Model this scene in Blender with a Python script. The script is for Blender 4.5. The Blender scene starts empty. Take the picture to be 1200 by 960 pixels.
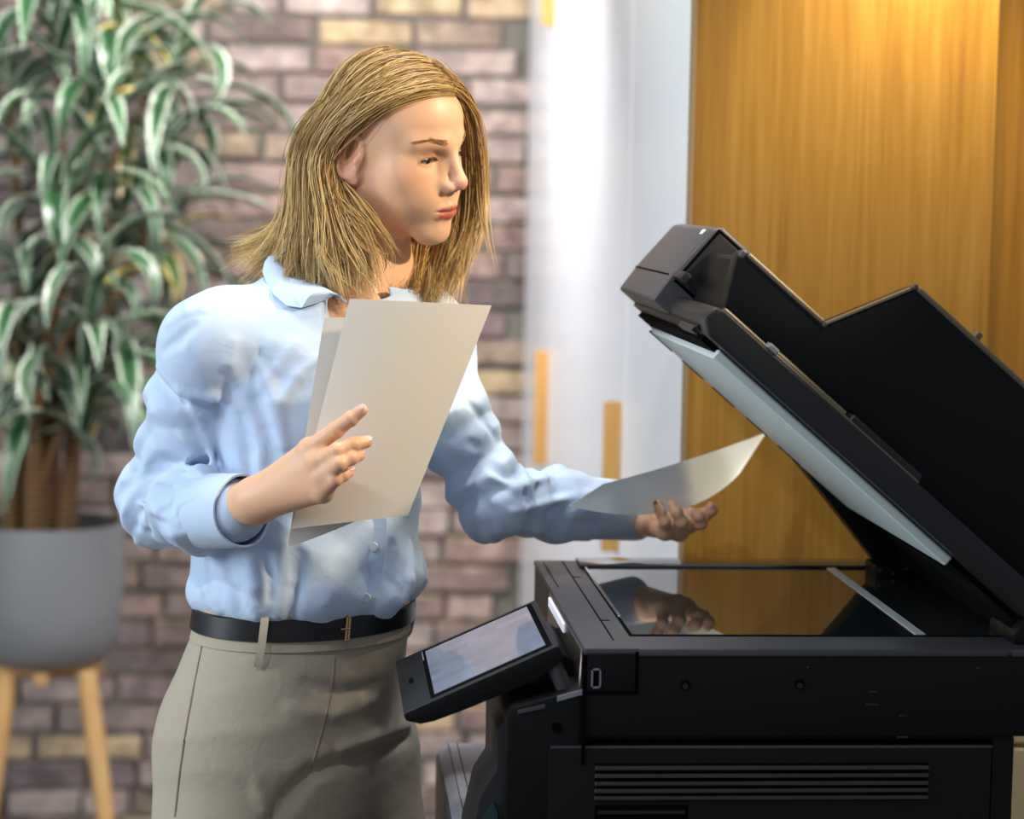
import bpy, bmesh, math, random
import numpy as np
from mathutils import Vector, Matrix, noise

scene = bpy.context.scene
COL = scene.collection

# ------------------------------------------------------------------ camera
FPX, CAM_H = 2750.0, 1.55                 # focal length in pixels of the 1200 px wide frame, lens height
YAW, PITCH, ROLL = map(math.radians, (4.68, 5.2, 1.0))
_f = Vector((math.sin(YAW) * math.cos(PITCH), math.cos(YAW) * math.cos(PITCH), -math.sin(PITCH)))
_r0 = Vector((math.cos(YAW), -math.sin(YAW), 0))
_u0 = _r0.cross(_f)
_r = _r0 * math.cos(ROLL) + _u0 * math.sin(ROLL)
_u = _u0 * math.cos(ROLL) - _r0 * math.sin(ROLL)
cam_data = bpy.data.cameras.new('camera')
cam_data.sensor_width = 36.0
cam_data.lens = FPX / 1200.0 * 36.0
cam_data.dof.use_dof = True
cam_data.dof.focus_distance = 2.50
cam_data.dof.aperture_fstop = 3.6
cam = bpy.data.objects.new('camera', cam_data)
cam.matrix_world = Matrix(((_r.x, _u.x, -_f.x, 0), (_r.y, _u.y, -_f.y, 0), (_r.z, _u.z, -_f.z, CAM_H), (0, 0, 0, 1)))
COL.objects.link(cam)
scene.camera = cam


def at(px, py, y):
    """point of the room at depth y that the photograph shows at (px, py)"""
    d = _r * ((px - 600) / FPX) - _u * ((py - 480) / FPX) + _f
    return Vector((0, 0, CAM_H)) + d * (y / d.y)


def atz(px, py, z):
    d = _r * ((px - 600) / FPX) - _u * ((py - 480) / FPX) + _f
    return Vector((0, 0, CAM_H)) + d * ((z - CAM_H) / d.z)


# ------------------------------------------------------------------ world, lights, exposure
world = bpy.data.worlds.new('room_light')
scene.world = world
world.use_nodes = True
world.node_tree.nodes['Background'].inputs[0].default_value = (0.80, 0.88, 1.0, 1)
world.node_tree.nodes['Background'].inputs[1].default_value = 0.28


def area(name, loc, target, size, power, color, size_y=None, spread=180):
    l = bpy.data.lights.new(name, 'AREA')
    l.shape = 'RECTANGLE'
    l.size = size
    l.size_y = size_y or size
    l.energy = power
    l.color = color
    l.spread = math.radians(spread)
    o = bpy.data.objects.new(name, l)
    o.location = loc
    o.rotation_euler = (Vector(target) - Vector(loc)).to_track_quat('-Z', 'Y').to_euler()
    COL.objects.link(o)
    return o


def spot(name, loc, target, power, color, angle, blend, radius):
    l = bpy.data.lights.new(name, 'SPOT')
    l.energy = power
    l.color = color
    l.spot_size = math.radians(angle)
    l.spot_blend = blend
    l.shadow_soft_size = radius
    o = bpy.data.objects.new(name, l)
    o.location = loc
    o.rotation_euler = (Vector(target) - Vector(loc)).to_track_quat('-Z', 'Y').to_euler()
    COL.objects.link(o)
    return o


area('window_light', (-2.9, 1.9, 2.0), (0.0, 2.7, 1.2), 1.5, 80, (0.80, 0.92, 1.0), 1.5)
spot('cool_ceiling_spot', (-0.95, 1.25, 2.75), (-0.02, 2.6, 1.25), 55, (0.93, 0.97, 1.0), 42, 0.6, 0.05)
spot('warm_shelf_spot', (1.05, 2.10, 2.06), (0.10, 2.55, 1.42), 78, (1.0, 0.83, 0.58), 40, 0.7, 0.03)
area('added_overhead_area', (0.20, 2.70, 3.05), (0.20, 2.72, 1.0), 0.8, 24, (1.0, 0.97, 0.94), 0.6)  # added unseen overhead light, lifts forearm, hair, sheet and deck
area('added_wall_area', (-0.12, 4.2, 2.12), (0.12, 5.4, 0.72), 0.6, 21, (1.0, 0.96, 0.94), 0.3)  # added light out of view, brightens the bricks and white doors
spot('added_forearm_spot', (0.42, 2.50, 2.95), (0.27, 2.80, 1.2), 70, (1.0, 0.98, 0.98), 24, 0.7, 0.06)  # extra unseen spot put in to whiten the forearm and thin sheet
spot('added_teal_spot', (-0.05, 3.05, 2.55), (0.465, 3.1, 2.05), 9, (0.35, 1.0, 0.85), 50, 1.0, 0.08)  # invented lamp, tints the upper locker door teal
spot('niche_downlight', (0.80, 2.77, 2.09), (0.76, 2.95, 1.2), 34, (1.0, 0.82, 0.46), 110, 0.9, 0.03)
scene.view_settings.view_transform = 'Standard'
scene.view_settings.look = 'None'
scene.view_settings.gamma = 1.0
scene.view_settings.use_curve_mapping = False
scene.view_settings.exposure = 0.0


# ------------------------------------------------------------------ helpers
def srgb(r, g, b):
    return tuple(((c / 255) / 12.92 if c / 255 <= 0.04045 else ((c / 255 + 0.055) / 1.055) ** 2.4) for c in (r, g, b)) + (1,)


def material(name, color=(0.5, 0.5, 0.5, 1), rough=0.5, metal=0.0, spec=0.5, **kw):
    m = bpy.data.materials.new(name)
    m.use_nodes = True
    b = m.node_tree.nodes['Principled BSDF']
    b.inputs['Base Color'].default_value = color
    b.inputs['Roughness'].default_value = rough
    b.inputs['Metallic'].default_value = metal
    b.inputs['Specular IOR Level'].default_value = spec
    for k, v in kw.items():
        b.inputs[k.replace('_', ' ')].default_value = v
    return m


def nodes(m):
    nt = m.node_tree
    return nt, nt.nodes['Principled BSDF'], (lambda t, **p: _new(nt, t, p)), nt.links.new


def _new(nt, t, p):
    n = nt.nodes.new(t)
    for k, v in p.items():
        if k in n.inputs:
            n.inputs[k].default_value = v
        else:
            setattr(n, k, v)
    return n


def ramp(n, stops):
    cr = n.color_ramp
    while len(cr.elements) < len(stops):
        cr.elements.new(0.5)
    for e, (p, c) in zip(cr.elements, stops):
        e.position = p
        e.color = c
    return n


def tag(o, label=None, cat=None, group=None, kind=None):
    for k, v in (('label', label), ('category', cat), ('group', group), ('kind', kind)):
        if v:
            o[k] = v
    return o


def empty(name, loc, label=None, cat=None, group=None, rz=0.0):
    o = bpy.data.objects.new(name, None)
    o.empty_display_size = 0.05
    o.location = loc
    o.rotation_euler = (0, 0, rz)
    COL.objects.link(o)
    return tag(o, label, cat, group)


def link(name, me, mat, parent=None, world_space=True):
    o = bpy.data.objects.new(name, me)
    if mat is not None and not me.materials:
        me.materials.append(mat)
    COL.objects.link(o)
    if parent is not None:
        o.parent = parent
        if world_space:
            o.matrix_parent_inverse = world_matrix(parent).inverted()
    return o


def world_matrix(o):
    m = Matrix.LocRotScale(o.location, o.rotation_euler, o.scale)
    return world_matrix(o.parent) @ o.matrix_parent_inverse @ m if o.parent else m


def finish(bm, name, smooth=35):
    me = bpy.data.meshes.new(name)
    bmesh.ops.recalc_face_normals(bm, faces=bm.faces)
    bm.to_mesh(me)
    bm.free()
    if smooth:
        me.shade_smooth()
        me.set_sharp_from_angle(angle=math.radians(smooth))
    return me


def obj(name, bm, mat, parent=None, smooth=35):
    return link(name, finish(bm, name, smooth), mat, parent)


def bevel(bm, w, seg=2, angle=25):
    if w:
        es = [e for e in bm.edges if len(e.link_faces) == 2 and e.calc_face_angle(0) > math.radians(angle)]
        bmesh.ops.bevel(bm, geom=es, offset=w, segments=seg, affect='EDGES', profile=0.6, clamp_overlap=True)
    return bm


def box(lo, hi, M=None, bv=0.0, seg=2, bm=None):
    b = bmesh.new()
    c = [(a + d) / 2 for a, d in zip(lo, hi)]
    s = [abs(d - a) for a, d in zip(lo, hi)]
    bmesh.ops.create_cube(b, size=1, matrix=Matrix.LocRotScale(Vector(c), None, Vector(s)))
    bevel(b, bv, seg)
    return _into(b, M, bm)


def _into(b, M, bm):
    if M is not None:
        bmesh.ops.transform(b, matrix=M, verts=b.verts)
    if bm is None:
        return b
    t = bpy.data.meshes.new('t')
    b.to_mesh(t)
    b.free()
    bm.from_mesh(t)
    bpy.data.meshes.remove(t)
    return bm


def prism(profile, y0, y1, M=None, bv=0.0, seg=2, bm=None, y0f=None):
    """profile of (x, z) points swept along y"""
    b = bmesh.new()
    a = [b.verts.new((x, y0, z)) for x, z in profile]
    c = [b.verts.new((x, y1, z)) for x, z in profile]
    b.faces.new(a)
    b.faces.new(c[::-1])
    n = len(a)
    for i in range(n):
        b.faces.new((a[i], c[i], c[(i + 1) % n], a[(i + 1) % n]))
    bmesh.ops.recalc_face_normals(b, faces=b.faces)
    bevel(b, bv, seg)
    return _into(b, M, bm)


def rod(p, q, r0, r1=None, n=12, bm=None, cap=True):
    p, q = Vector(p), Vector(q)
    r1 = r0 if r1 is None else r1
    b = bmesh.new()
    bmesh.ops.create_cone(b, cap_ends=cap, segments=n, radius1=r0, radius2=r1, depth=(q - p).length)
    M = Matrix.Translation((p + q) / 2) @ (q - p).to_track_quat('Z', 'Y').to_matrix().to_4x4()
    return _into(b, M, bm)


def tube(pts, radii, n=8, bm=None):
    b = bm or bmesh.new()
    pts = [Vector(p) for p in pts]
    rings = []
    up = Vector((0.13, 0.21, 0.97))
    for i, p in enumerate(pts):
        d = (pts[min(i + 1, len(pts) - 1)] - pts[max(i - 1, 0)]).normalized()
        x = d.cross(up).normalized()
        y = d.cross(x)
        r = radii[i] if hasattr(radii, '__len__') else radii
        rings.append([b.verts.new(p + (x * math.cos(t) + y * math.sin(t)) * r) for t in (2 * math.pi * k / n for k in range(n))])
    for a, c in zip(rings, rings[1:]):
        for k in range(n):
            b.faces.new((a[k], a[(k + 1) % n], c[(k + 1) % n], c[k]))
    b.faces.new(rings[0][::-1])
    b.faces.new(rings[-1])
    return b


def lathe(profile, center, n=40, bm=None):
    b = bm or bmesh.new()
    rings = []
    for r, z in profile:
        rings.append([b.verts.new((center[0] + r * math.cos(2 * math.pi * k / n), center[1] + r * math.sin(2 * math.pi * k / n), center[2] + z)) for k in range(n)])
    for a, c in zip(rings, rings[1:]):
        for k in range(n):
            b.faces.new((a[k], a[(k + 1) % n], c[(k + 1) % n], c[k]))
    b.faces.new(rings[0][::-1])
    b.faces.new(rings[-1])
    return b

# ------------------------------------------------------------------ setting: floor, brick wall
m_floor = material('floor_boards', srgb(120, 100, 84), 0.45)
nt, bs, N, L = nodes(m_floor)
tc = N('ShaderNodeTexCoord')
nz = N('ShaderNodeTexNoise', Scale=3.0, Detail=6.0)
L(tc.outputs['Object'], nz.inputs['Vector'])
rp = ramp(N('ShaderNodeValToRGB'), [(0.3, srgb(104, 88, 74)), (0.7, srgb(136, 116, 98))])
L(nz.outputs['Fac'], rp.inputs[0])
L(rp.outputs[0], bs.inputs['Base Color'])
tag(obj('floor', box((-3.6, -0.6, -0.05), (3.0, 5.6, 0)), m_floor), kind='structure')

m_mortar = material('mortar', srgb(128, 124, 116), 0.95)
m_brick = material('brick', (0.3, 0.2, 0.2, 1), 0.88, spec=0.25)
nt, bs, N, L = nodes(m_brick)
oi = N('ShaderNodeObjectInfo')
ge = N('ShaderNodeNewGeometry')
ad = N('ShaderNodeMath', operation='ADD')
L(oi.outputs['Random'], ad.inputs[0])
L(ge.outputs['Random Per Island'], ad.inputs[1])
fr = N('ShaderNodeMath', operation='FRACT')
L(ad.outputs[0], fr.inputs[0])
rp = ramp(N('ShaderNodeValToRGB'), [(0.0, srgb(146, 130, 124)), (0.16, srgb(168, 152, 146)), (0.32, srgb(120, 106, 102)), (0.46, srgb(154, 130, 122)),
                                   (0.58, srgb(184, 168, 160)), (0.70, srgb(134, 118, 112)), (0.80, srgb(164, 144, 122)), (0.88, srgb(186, 164, 130)), (0.94, srgb(92, 84, 90)), (1.0, srgb(150, 130, 128))])
L(fr.outputs[0], rp.inputs[0])
tc = N('ShaderNodeTexCoord')
ad2 = N('ShaderNodeVectorMath', operation='ADD')
L(tc.outputs['Object'], ad2.inputs[0])
L(oi.outputs['Location'], ad2.inputs[1])
nz = N('ShaderNodeTexNoise', Scale=17.0, Detail=7.0, Roughness=0.7)
L(ad2.outputs[0], nz.inputs['Vector'])
r2 = ramp(N('ShaderNodeValToRGB'), [(0.28, (0.50, 0.49, 0.50, 1)), (0.5, (1.25, 1.22, 1.20, 1)), (0.68, (2.1, 2.05, 2.0, 1))])
L(nz.outputs['Fac'], r2.inputs[0])
mx = N('ShaderNodeMix', data_type='RGBA', blend_type='MULTIPLY')
mx.inputs[0].default_value = 0.85
L(rp.outputs[0], mx.inputs[6])
L(r2.outputs[0], mx.inputs[7])
L(mx.outputs[2], bs.inputs['Base Color'])
bp = N('ShaderNodeBump', Strength=0.6, Distance=0.004)
L(nz.outputs['Fac'], bp.inputs['Height'])
L(bp.outputs[0], bs.inputs['Normal'])

wall_back = tag(obj('wall_back', box((-3.6, 5.42, 0), (2.0, 5.6, 3.0)), m_mortar), kind='structure')


def brick_bm(w, h, d, rng, bm=None, M=None):
    b = bmesh.new()
    nx = 3
    fr_ = []
    for k in range(2):
        for i in range(nx + 1):
            x = -w / 2 + w * i / nx + rng.uniform(-1, 1) * 0.003
            z = (-h / 2 if k == 0 else h / 2) + rng.uniform(-1, 1) * 0.0032
            fr_.append((x, z))
    bot = fr_[:nx + 1]
    top = fr_[nx + 1:]
    loop = bot + top[::-1]
    outer = [b.verts.new((x, d, z)) for x, z in loop]
    mid = [b.verts.new((x, 0.006 + rng.uniform(0, 0.004), z)) for x, z in loop]
    inner = [b.verts.new((x * 0.965, rng.uniform(-0.004, 0.002), z * 0.87)) for x, z in loop]
    n = len(loop)
    for i in range(n):
        j = (i + 1) % n
        b.faces.new((outer[i], outer[j], mid[j], mid[i]))
        b.faces.new((mid[i], mid[j], inner[j], inner[i]))
    for i in range(nx):
        b.faces.new((inner[i], inner[i + 1], inner[n - 2 - i], inner[n - 1 - i]))
    return _into(b, M, bm)


rng = random.Random(7)
variants = {}
for wi in (0.105, 0.165, 0.195, 0.215, 0.235):
    variants[wi] = []
    for k in range(4):
        me = finish(brick_bm(wi, 0.057, 0.03, rng), 'brick', 50)
        me.materials.append(m_brick)
        variants[wi].append(me)
PITCHZ = 0.0662
nb = 0
rest = bmesh.new()
for row in range(-24, 22):
    zc = 1.553 + (row + 0.5) * PITCHZ
    if zc < 0.02 or zc > 2.98:
        continue
    x = 0.60 - rng.uniform(0, 0.2)
    while x > -3.5:
        wi = rng.choice((0.105, 0.165, 0.195, 0.195, 0.215, 0.215, 0.235, 0.235))
        xc = x - wi / 2
        x -= wi + rng.uniform(0.008, 0.014)
        dy = 5.40 + rng.uniform(-0.006, 0.006)
        zz = zc + rng.uniform(-0.002, 0.002)
        if xc > -0.95 and 0.03 < zc < 2.12 and nb < 300:
            o = bpy.data.objects.new('brick', rng.choice(variants[wi]))
            COL.objects.link(o)
            o.parent = wall_back
            o.location = (xc, dy, zz)
            o.rotation_euler = (0, rng.uniform(-0.008, 0.008), 0)
            nb += 1
        else:
            brick_bm(wi, 0.057, 0.03, rng, rest, Matrix.Translation((xc, dy, zz)))
o = obj('outer_brickwork', rest, m_brick, wall_back, 50)
tag(o, kind='stuff')

# ------------------------------------------------------------------ white locker cabinet with oak end panel
m_white = material('white_lacquer', srgb(238, 240, 245), 0.28, spec=0.5)
m_gap = material('shadow_gap', (0.03, 0.03, 0.03, 1), 0.9)


def wood(name, c0, c1, c2, scale=1.0, rough=0.5, axis='Z'):
    m = material(name, c1, rough, spec=0.35)
    nt, bs, N, L = nodes(m)
    tc = N('ShaderNodeTexCoord')
    mp = N('ShaderNodeMapping')
    mp.inputs['Scale'].default_value = (9 * scale, 9 * scale, 0.55 * scale) if axis == 'Z' else (0.55 * scale, 9 * scale, 9 * scale)
    L(tc.outputs['Object'], mp.inputs['Vector'])
    n1 = N('ShaderNodeTexNoise', Scale=2.1, Detail=8.0, Roughness=0.62, Distortion=0.8)
    L(mp.outputs[0], n1.inputs['Vector'])
    mp2 = N('ShaderNodeMapping')
    mp2.inputs['Scale'].default_value = (60 * scale, 60 * scale, 1.6 * scale) if axis == 'Z' else (1.6 * scale, 60 * scale, 60 * scale)
    L(tc.outputs['Object'], mp2.inputs['Vector'])
    n2 = N('ShaderNodeTexNoise', Scale=3.0, Detail=4.0, Roughness=0.6)
    L(mp2.outputs[0], n2.inputs['Vector'])
    mxf = N('ShaderNodeMix', data_type='FLOAT')
    mxf.inputs[0].default_value = 0.35
    L(n1.outputs['Fac'], mxf.inputs[2])
    L(n2.outputs['Fac'], mxf.inputs[3])
    rp = ramp(N('ShaderNodeValToRGB'), [(0.32, c0), (0.5, c1), (0.66, c2)])
    L(mxf.outputs[0], rp.inputs[0])
    L(rp.outputs[0], bs.inputs['Base Color'])
    bp = N('ShaderNodeBump', Strength=0.12, Distance=0.002)
    L(n2.outputs['Fac'], bp.inputs['Height'])
    L(bp.outputs[0], bs.inputs['Normal'])
    return m


m_oak = wood('oak_veneer', srgb(128, 88, 32), srgb(154, 113, 46), srgb(170, 130, 62))
m_edge = material('oak_edge_band', srgb(150, 124, 88), 0.5)
m_handle = wood('oak_handle', srgb(176, 128, 66), srgb(204, 152, 84), srgb(218, 170, 104), 1.5)
m_legwood = wood('beech_leg', srgb(196, 148, 92), srgb(214, 168, 110), srgb(226, 186, 130), 1.2)

locker = empty('locker_cabinet', (0.85, 4.2, 0), 'tall white locker cabinet with slim oak bar handles running back to the brick wall', 'cabinet')
obj('carcass', box((0.485, 2.988, 0.0), (0.845, 5.372, 2.7)), m_white, locker)
for y0, y1, hy in ((2.99, 3.555, None), (3.559, 4.735, 3.605), (4.739, 5.37, 4.79)):
    d = obj('door', box((0.465, y0, 0.02), (0.484, y1, 2.68), bv=0.002, seg=1), m_white, locker)
    if hy:
        for h0, h1 in ((1.0, 1.235), (1.895, 2.13)):
            obj('handle', box((0.4385, hy - 0.009, h0), (0.4655, hy + 0.009, h1), bv=0.003), m_handle, d)
niche = empty('oak_panelling', (0.7, 3.0, 0), 'golden oak veneer panel wall standing behind the black photocopier', 'panelling')
obj('back_panel', box((0.467, 2.958, 0.0), (0.8545, 2.984, 2.7)), m_oak, niche)
obj('edge_band', box((0.4635, 2.956, 0.0), (0.4675, 2.986, 2.7)), m_edge, niche)
obj('recessed_panel', box((0.8545, 3.10, 0.0), (2.60, 3.125, 2.7)), m_oak, niche)
m_cream = material('cream_laminate', srgb(206, 190, 150), 0.5)
for z0, z1 in ((0.4, 0.842), (0.850, 0.93)):
    obj('low_front', box((0.872, 2.95, z0), (1.25, 2.97, z1), bv=0.001, seg=1), m_cream, niche)

# ------------------------------------------------------------------ photocopier
m_black = material('black_plastic', (0.004, 0.0045, 0.0048, 1), 0.42, spec=0.2)
m_dark = material('charcoal_plastic', (0.014, 0.014, 0.0155, 1), 0.40, spec=0.35)
m_grey = material('grey_plastic', (0.055, 0.054, 0.060, 1), 0.42, spec=0.4)
m_light = material('light_grey_plastic', (0.22, 0.22, 0.25, 1), 0.45, spec=0.4)
m_seam = material('seam_black', (0.0015, 0.0015, 0.0015, 1), 0.9, spec=0.05)
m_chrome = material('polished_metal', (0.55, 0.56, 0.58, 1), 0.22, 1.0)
m_bronze = material('brushed_bronze_plate', (0.13, 0.10, 0.085, 1), 0.25, 0.6)
m_glass = material('platen_glass', (0.010, 0.013, 0.014, 1), 0.015, spec=1.0, IOR=1.9)
m_pad = material('white_pad', srgb(206, 220, 220), 0.5)
m_strip = material('pale_strip', srgb(170, 176, 178), 0.4)
m_lamp = material('status_light', (0.8, 0.85, 1, 1), 0.4, Emission_Color=(0.85, 0.88, 1, 1), Emission_Strength=0.5)

T = 1.107                       # height of the scanner deck
cop = empty('photocopier', (0.45, 2.55, 0), 'black office photocopier with its lid raised and a tilted touch panel', 'photocopier')
YN, YF = 2.27, 2.83
# lower body with the rounded front on the left
obj('main_body', prism([(0.224, 0.06), (0.702, 0.06), (0.702, 1.016), (0.224, 1.016)], 2.28, YF, bv=0.004), m_black, cop)
for x in (0.26, 0.66):
    for y in (2.34, 2.77):
        b = rod((x, y - 0.012, 0.03), (x, y + 0.012, 0.03), 0.03, n=20)
        obj('caster', rod((x, y, 0.03), (x, y, 0.065), 0.01, bm=b), m_seam, cop)
# shoulder that carries the touch panel
obj('panel_shoulder', prism([(0.186, 0.90), (0.263, 0.90), (0.263, 1.066), (0.192, 1.047), (0.186, 1.036)], 2.274, 2.56, bv=0.004), m_black, cop)
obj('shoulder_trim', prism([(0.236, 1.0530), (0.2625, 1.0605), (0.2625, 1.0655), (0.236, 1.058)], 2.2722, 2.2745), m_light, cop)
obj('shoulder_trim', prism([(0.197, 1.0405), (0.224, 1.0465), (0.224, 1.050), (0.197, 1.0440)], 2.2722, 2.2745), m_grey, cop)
# front cover bulging towards the left
obj('front_cover', prism([(0.186, 0.06), (0.152, 0.06), (0.152, 0.90), (0.163, 0.952), (0.179, 0.978), (0.179, 1.014), (0.192, 1.038), (0.224, 1.045), (0.224, 0.06)], 2.30, 2.42, bv=0.004), m_dark, cop)
obj('front_window', prism([(0.1545, 0.70), (0.157, 0.915), (0.176, 0.945), (0.1805, 0.935), (0.1805, 0.70)], 2.296, 2.301), material('smoked_teal_window', (0.008, 0.035, 0.042, 1), 0.2), cop)
# near side: door panel with frame groove
obj('door_groove', box((0.2235, 2.2765, 0.20), (0.6785, 2.281, 1.0135)), m_seam, cop)
obj('side_door', box((0.2285, 2.2705, 0.205), (0.676, 2.280, 1.0085), bv=0.003), m_black, cop)
obj('door_lip', box((0.2300, 2.2698, 1.0065), (0.676, 2.2725, 1.0085)), m_grey, cop)
zs = [at(900, y, 2.27).z for y in (899, 908, 917, 925.5, 934)]
xa, xb = at(697, 917, 2.27).x, at(1087, 917, 2.27).x
obj('vent_recess', box((xa, 2.2698, zs[-1] - 0.004), (xb, 2.271, zs[0] + 0.004)), m_seam, cop)
m_slat = material('vent_slat_plastic', (0.030, 0.030, 0.028, 1), 0.4)
for z in zs:
    obj('vent_slat', prism([(xa, z - 0.0022), (xb, z - 0.0022), (xb, z + 0.0016), (xa, z + 0.0016)], 2.2655, 2.270, bv=0.0006, seg=1), m_slat, cop)
p = at(697, 944, 2.27)
obj('grip_recess', box((p.x, 2.2697, p.z - 0.05), (at(806, 944, 2.27).x, 2.2707, p.z)), m_seam, cop)
obj('grip_edge', box((p.x + 0.003, 2.268, p.z - 0.0085), (at(803, 944, 2.27).x, 2.2702, p.z - 0.005)), m_dark, cop)
# ---- scanner unit
obj('scanner_unit', box((0.2625, YN, 1.017), (0.735, YF, T - 0.004), bv=0.004), m_black, cop)
obj('deck', box((0.2615, YN - 0.001, T - 0.0065), (0.735, YF, T), bv=0.002), m_grey, cop)
obj('deck_trim', box((0.316, YN - 0.0022, T - 0.0075), (0.688, YN + 0.004, T - 0.0005), bv=0.0012), m_grey, cop)
obj('deck_trim', box((0.692, YN - 0.0022, T - 0.0075), (0.735, YN + 0.004, T - 0.0005), bv=0.0012), m_grey, cop)
# seams, corner block with the usb port
obj('corner_block', box((0.2645, 2.2672, 1.064), (0.3125, 2.272, T - 0.005), bv=0.0015), m_black, cop)
obj('corner_seam', box((0.3125, 2.2688, 1.0615), (0.3158, 2.2715, T - 0.003)), m_seam, cop)
obj('corner_seam', box((0.2645, 2.2688, 1.0605), (0.3158, 2.2715, 1.0635)), m_seam, cop)
obj('body_seam', box((0.2605, 2.2680, 0.99), (0.2640, 2.2725, 1.10)), m_seam, cop)
c = at(698.5, 795, 2.267)
u = bmesh.new()
for lo, hi in (((-.0047, .0082), (.0047, .0098)), ((-.0047, -.0098), (.0047, -.0082)), ((-.0047, -.0098), (-.0033, .0098)), ((.0033, -.0098), (.0047, .0098))):
    box((c.x + lo[0], 2.2655, c.z + lo[1]), (c.x + hi[0], 2.268, c.z + hi[1]), bm=u)
usb = obj('usb_port', u, m_light, cop)
obj('usb_slot', box((c.x - 0.0033, 2.2662, c.z - 0.008), (c.x + 0.0033, 2.268, c.z + 0.008)), m_seam, usb)
for px, py in ((803, 803), (937, 802)):
    q = at(px, py, 2.27)
    s = obj('screw', rod((q.x, 2.2685, q.z), (q.x, 2.272, q.z), 0.0052, n=16), m_seam, cop)
    obj('screw_head', rod((q.x, 2.2678, q.z - 0.001), (q.x, 2.27, q.z - 0.001), 0.0030, n=12), m_dark, s)
q = at(653, 853, 2.274)
obj('screw_hole', rod((q.x, 2.2725, q.z), (q.x, 2.276, q.z), 0.0055, n=18), m_seam, cop)
for px, py, w in ((1023, 811, 10), (1022, 826, 16), (1058, 839, 10), (1058, 864, 14), (947, 782, 4), (1147, 783, 6)):
    q = at(px, py, 2.27)
    obj('ledge', box((q.x - w / 2420, 2.2682, q.z - 0.0012), (q.x + w / 2420, 2.271, q.z + 0.0012), bv=0.0006, seg=1), m_dark, cop)
# platen glass with its rails
gy0, gy1 = 2.338, 2.766
obj('platen_frame', box((0.3145, gy0 - 0.005, T - 0.001), (0.735, gy1 + 0.004, T + 0.0006)), m_seam, cop)
obj('platen_glass', box((0.318, gy0, T), (0.735, gy1, T + 0.0012)), m_glass, cop)
obj('glass_glint', box((0.3160, gy0 + 0.10, T), (0.3195, gy1, T + 0.0024), bv=0.0008, seg=1), m_chrome, cop)  # chrome strip stands in for the highlight on the glass edge
obj('scale_strip', box((0.6110, gy0, T + 0.0012), (0.6215, gy1, T + 0.0022)), m_strip, cop)
obj('rear_rail', box((0.312, 2.770, T), (0.735, 2.826, T + 0.0045), bv=0.002), m_glass, cop)
for x0, x1, y0, y1 in ((0.2948, 0.2965, 2.31, 2.826), (0.2712, 0.2724, 2.63, 2.81)):
    obj('panel_seam', box((x0, y0, T - 0.001), (x1, y1, T + 0.0003)), m_seam, cop)
for y in (2.42, 2.70):
    obj('panel_seam', box((0.2955, y, T - 0.001), (0.305, y + 0.004, T + 0.0004)), m_seam, cop)
# front face of the scanner unit: bronze plate and status light
obj('front_plate', prism([(0.2585, 1.062), (0.2625, 1.062), (0.2625, T - 0.004), (0.2600, T - 0.004)], 2.285, 2.62, bv=0.001, seg=1), m_bronze, cop)
obj('status_light', box((0.2575, 2.44, T - 0.017), (0.2602, 2.60, T - 0.006), bv=0.001, seg=1), m_lamp, cop)
# hinge
obj('hinge_housing', prism([(0.690, T), (0.740, T), (0.740, T + 0.050), (0.722, T + 0.050), (0.690, T + 0.012)], 2.70, 2.815, bv=0.003), m_black, cop)
obj('hinge_housing', prism([(0.700, T), (0.740, T), (0.740, T + 0.045), (0.725, T + 0.045), (0.700, T + 0.010)], 2.29, 2.38, bv=0.003), m_black, cop)
h = obj('hinge_mount', box((0.655, 2.70, T), (0.705, 2.755, T + 0.016), bv=0.003), m_black, cop)
for x, z in ((0.660, 0.010), (0.676, 0.006), (0.692, 0.012)):
    obj('hinge_screw', rod((x, 2.6985, T + z), (x, 2.701, T + z), 0.0022, n=10), m_chrome, h)
# ---- touch panel on its arm
D, Cc = at(472, 837, 2.29), at(655, 756, 2.29)
ex = (Cc - D).normalized()
ey = Vector((0, 1, 0))
en = ex.cross(ey).normalized()
if en.z < 0:
    en = -en
PL = (Cc - D).length
PW = 0.262
MP = Matrix(((ex.x, ey.x, en.x, D.x), (ex.y, ey.y, en.y, D.y), (ex.z, ey.z, en.z, D.z), (0, 0, 0, 1)))
pan = obj('control_panel', prism([(0.0, -0.008), (0.012, -0.017), (0.026, -0.020), (0.06, -0.022), (0.135, -0.024), (PL, -0.016), (PL, -0.0015), (0, -0.0015)], 0, PW, MP, bv=0.0022), m_black, cop)
obj('face_plate', box((0.001, 0.001, -0.002), (PL - 0.001, PW - 0.001, 0), MP, bv=0.0008, seg=1), m_dark, pan)
m_screen = material('lcd_screen', (0.02, 0.02, 0.03, 1), 0.08, spec=0.6)
nt, bs, N, L = nodes(m_screen)
tc = N('ShaderNodeTexCoord')
mp = N('ShaderNodeMapping')
L(tc.outputs['Generated'], mp.inputs[0])
nz = N('ShaderNodeTexBrick', Scale=2.6, **{'Mortar Size': 0.0})
nz.inputs['Color1'].default_value = (0.30, 0.35, 0.48, 1)
nz.inputs['Color2'].default_value = (0.24, 0.27, 0.36, 1)
L(mp.outputs[0], nz.inputs['Vector'])
rp = nz
bs.inputs['Emission Strength'].default_value = 0.62
L(nz.outputs['Color'], bs.inputs['Emission Color'])
scr = obj('touch_screen', box((0.036, 0.022, 0), (PL - 0.012, PW - 0.022, 0.0012), MP), m_screen, pan)
obj('screen_bezel', box((0.031, 0.012, -0.001), (PL - 0.006, PW - 0.012, 0.0006), MP), m_seam, pan)
obj('logo_key', box((0.012, 0.12, 0), (0.017, 0.142, 0.0006), MP), m_seam, pan)
obj('bezel_light', box((0.0315, 0.20, 0), (0.0330, 0.247, 0.001), MP), m_light, pan)
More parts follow.
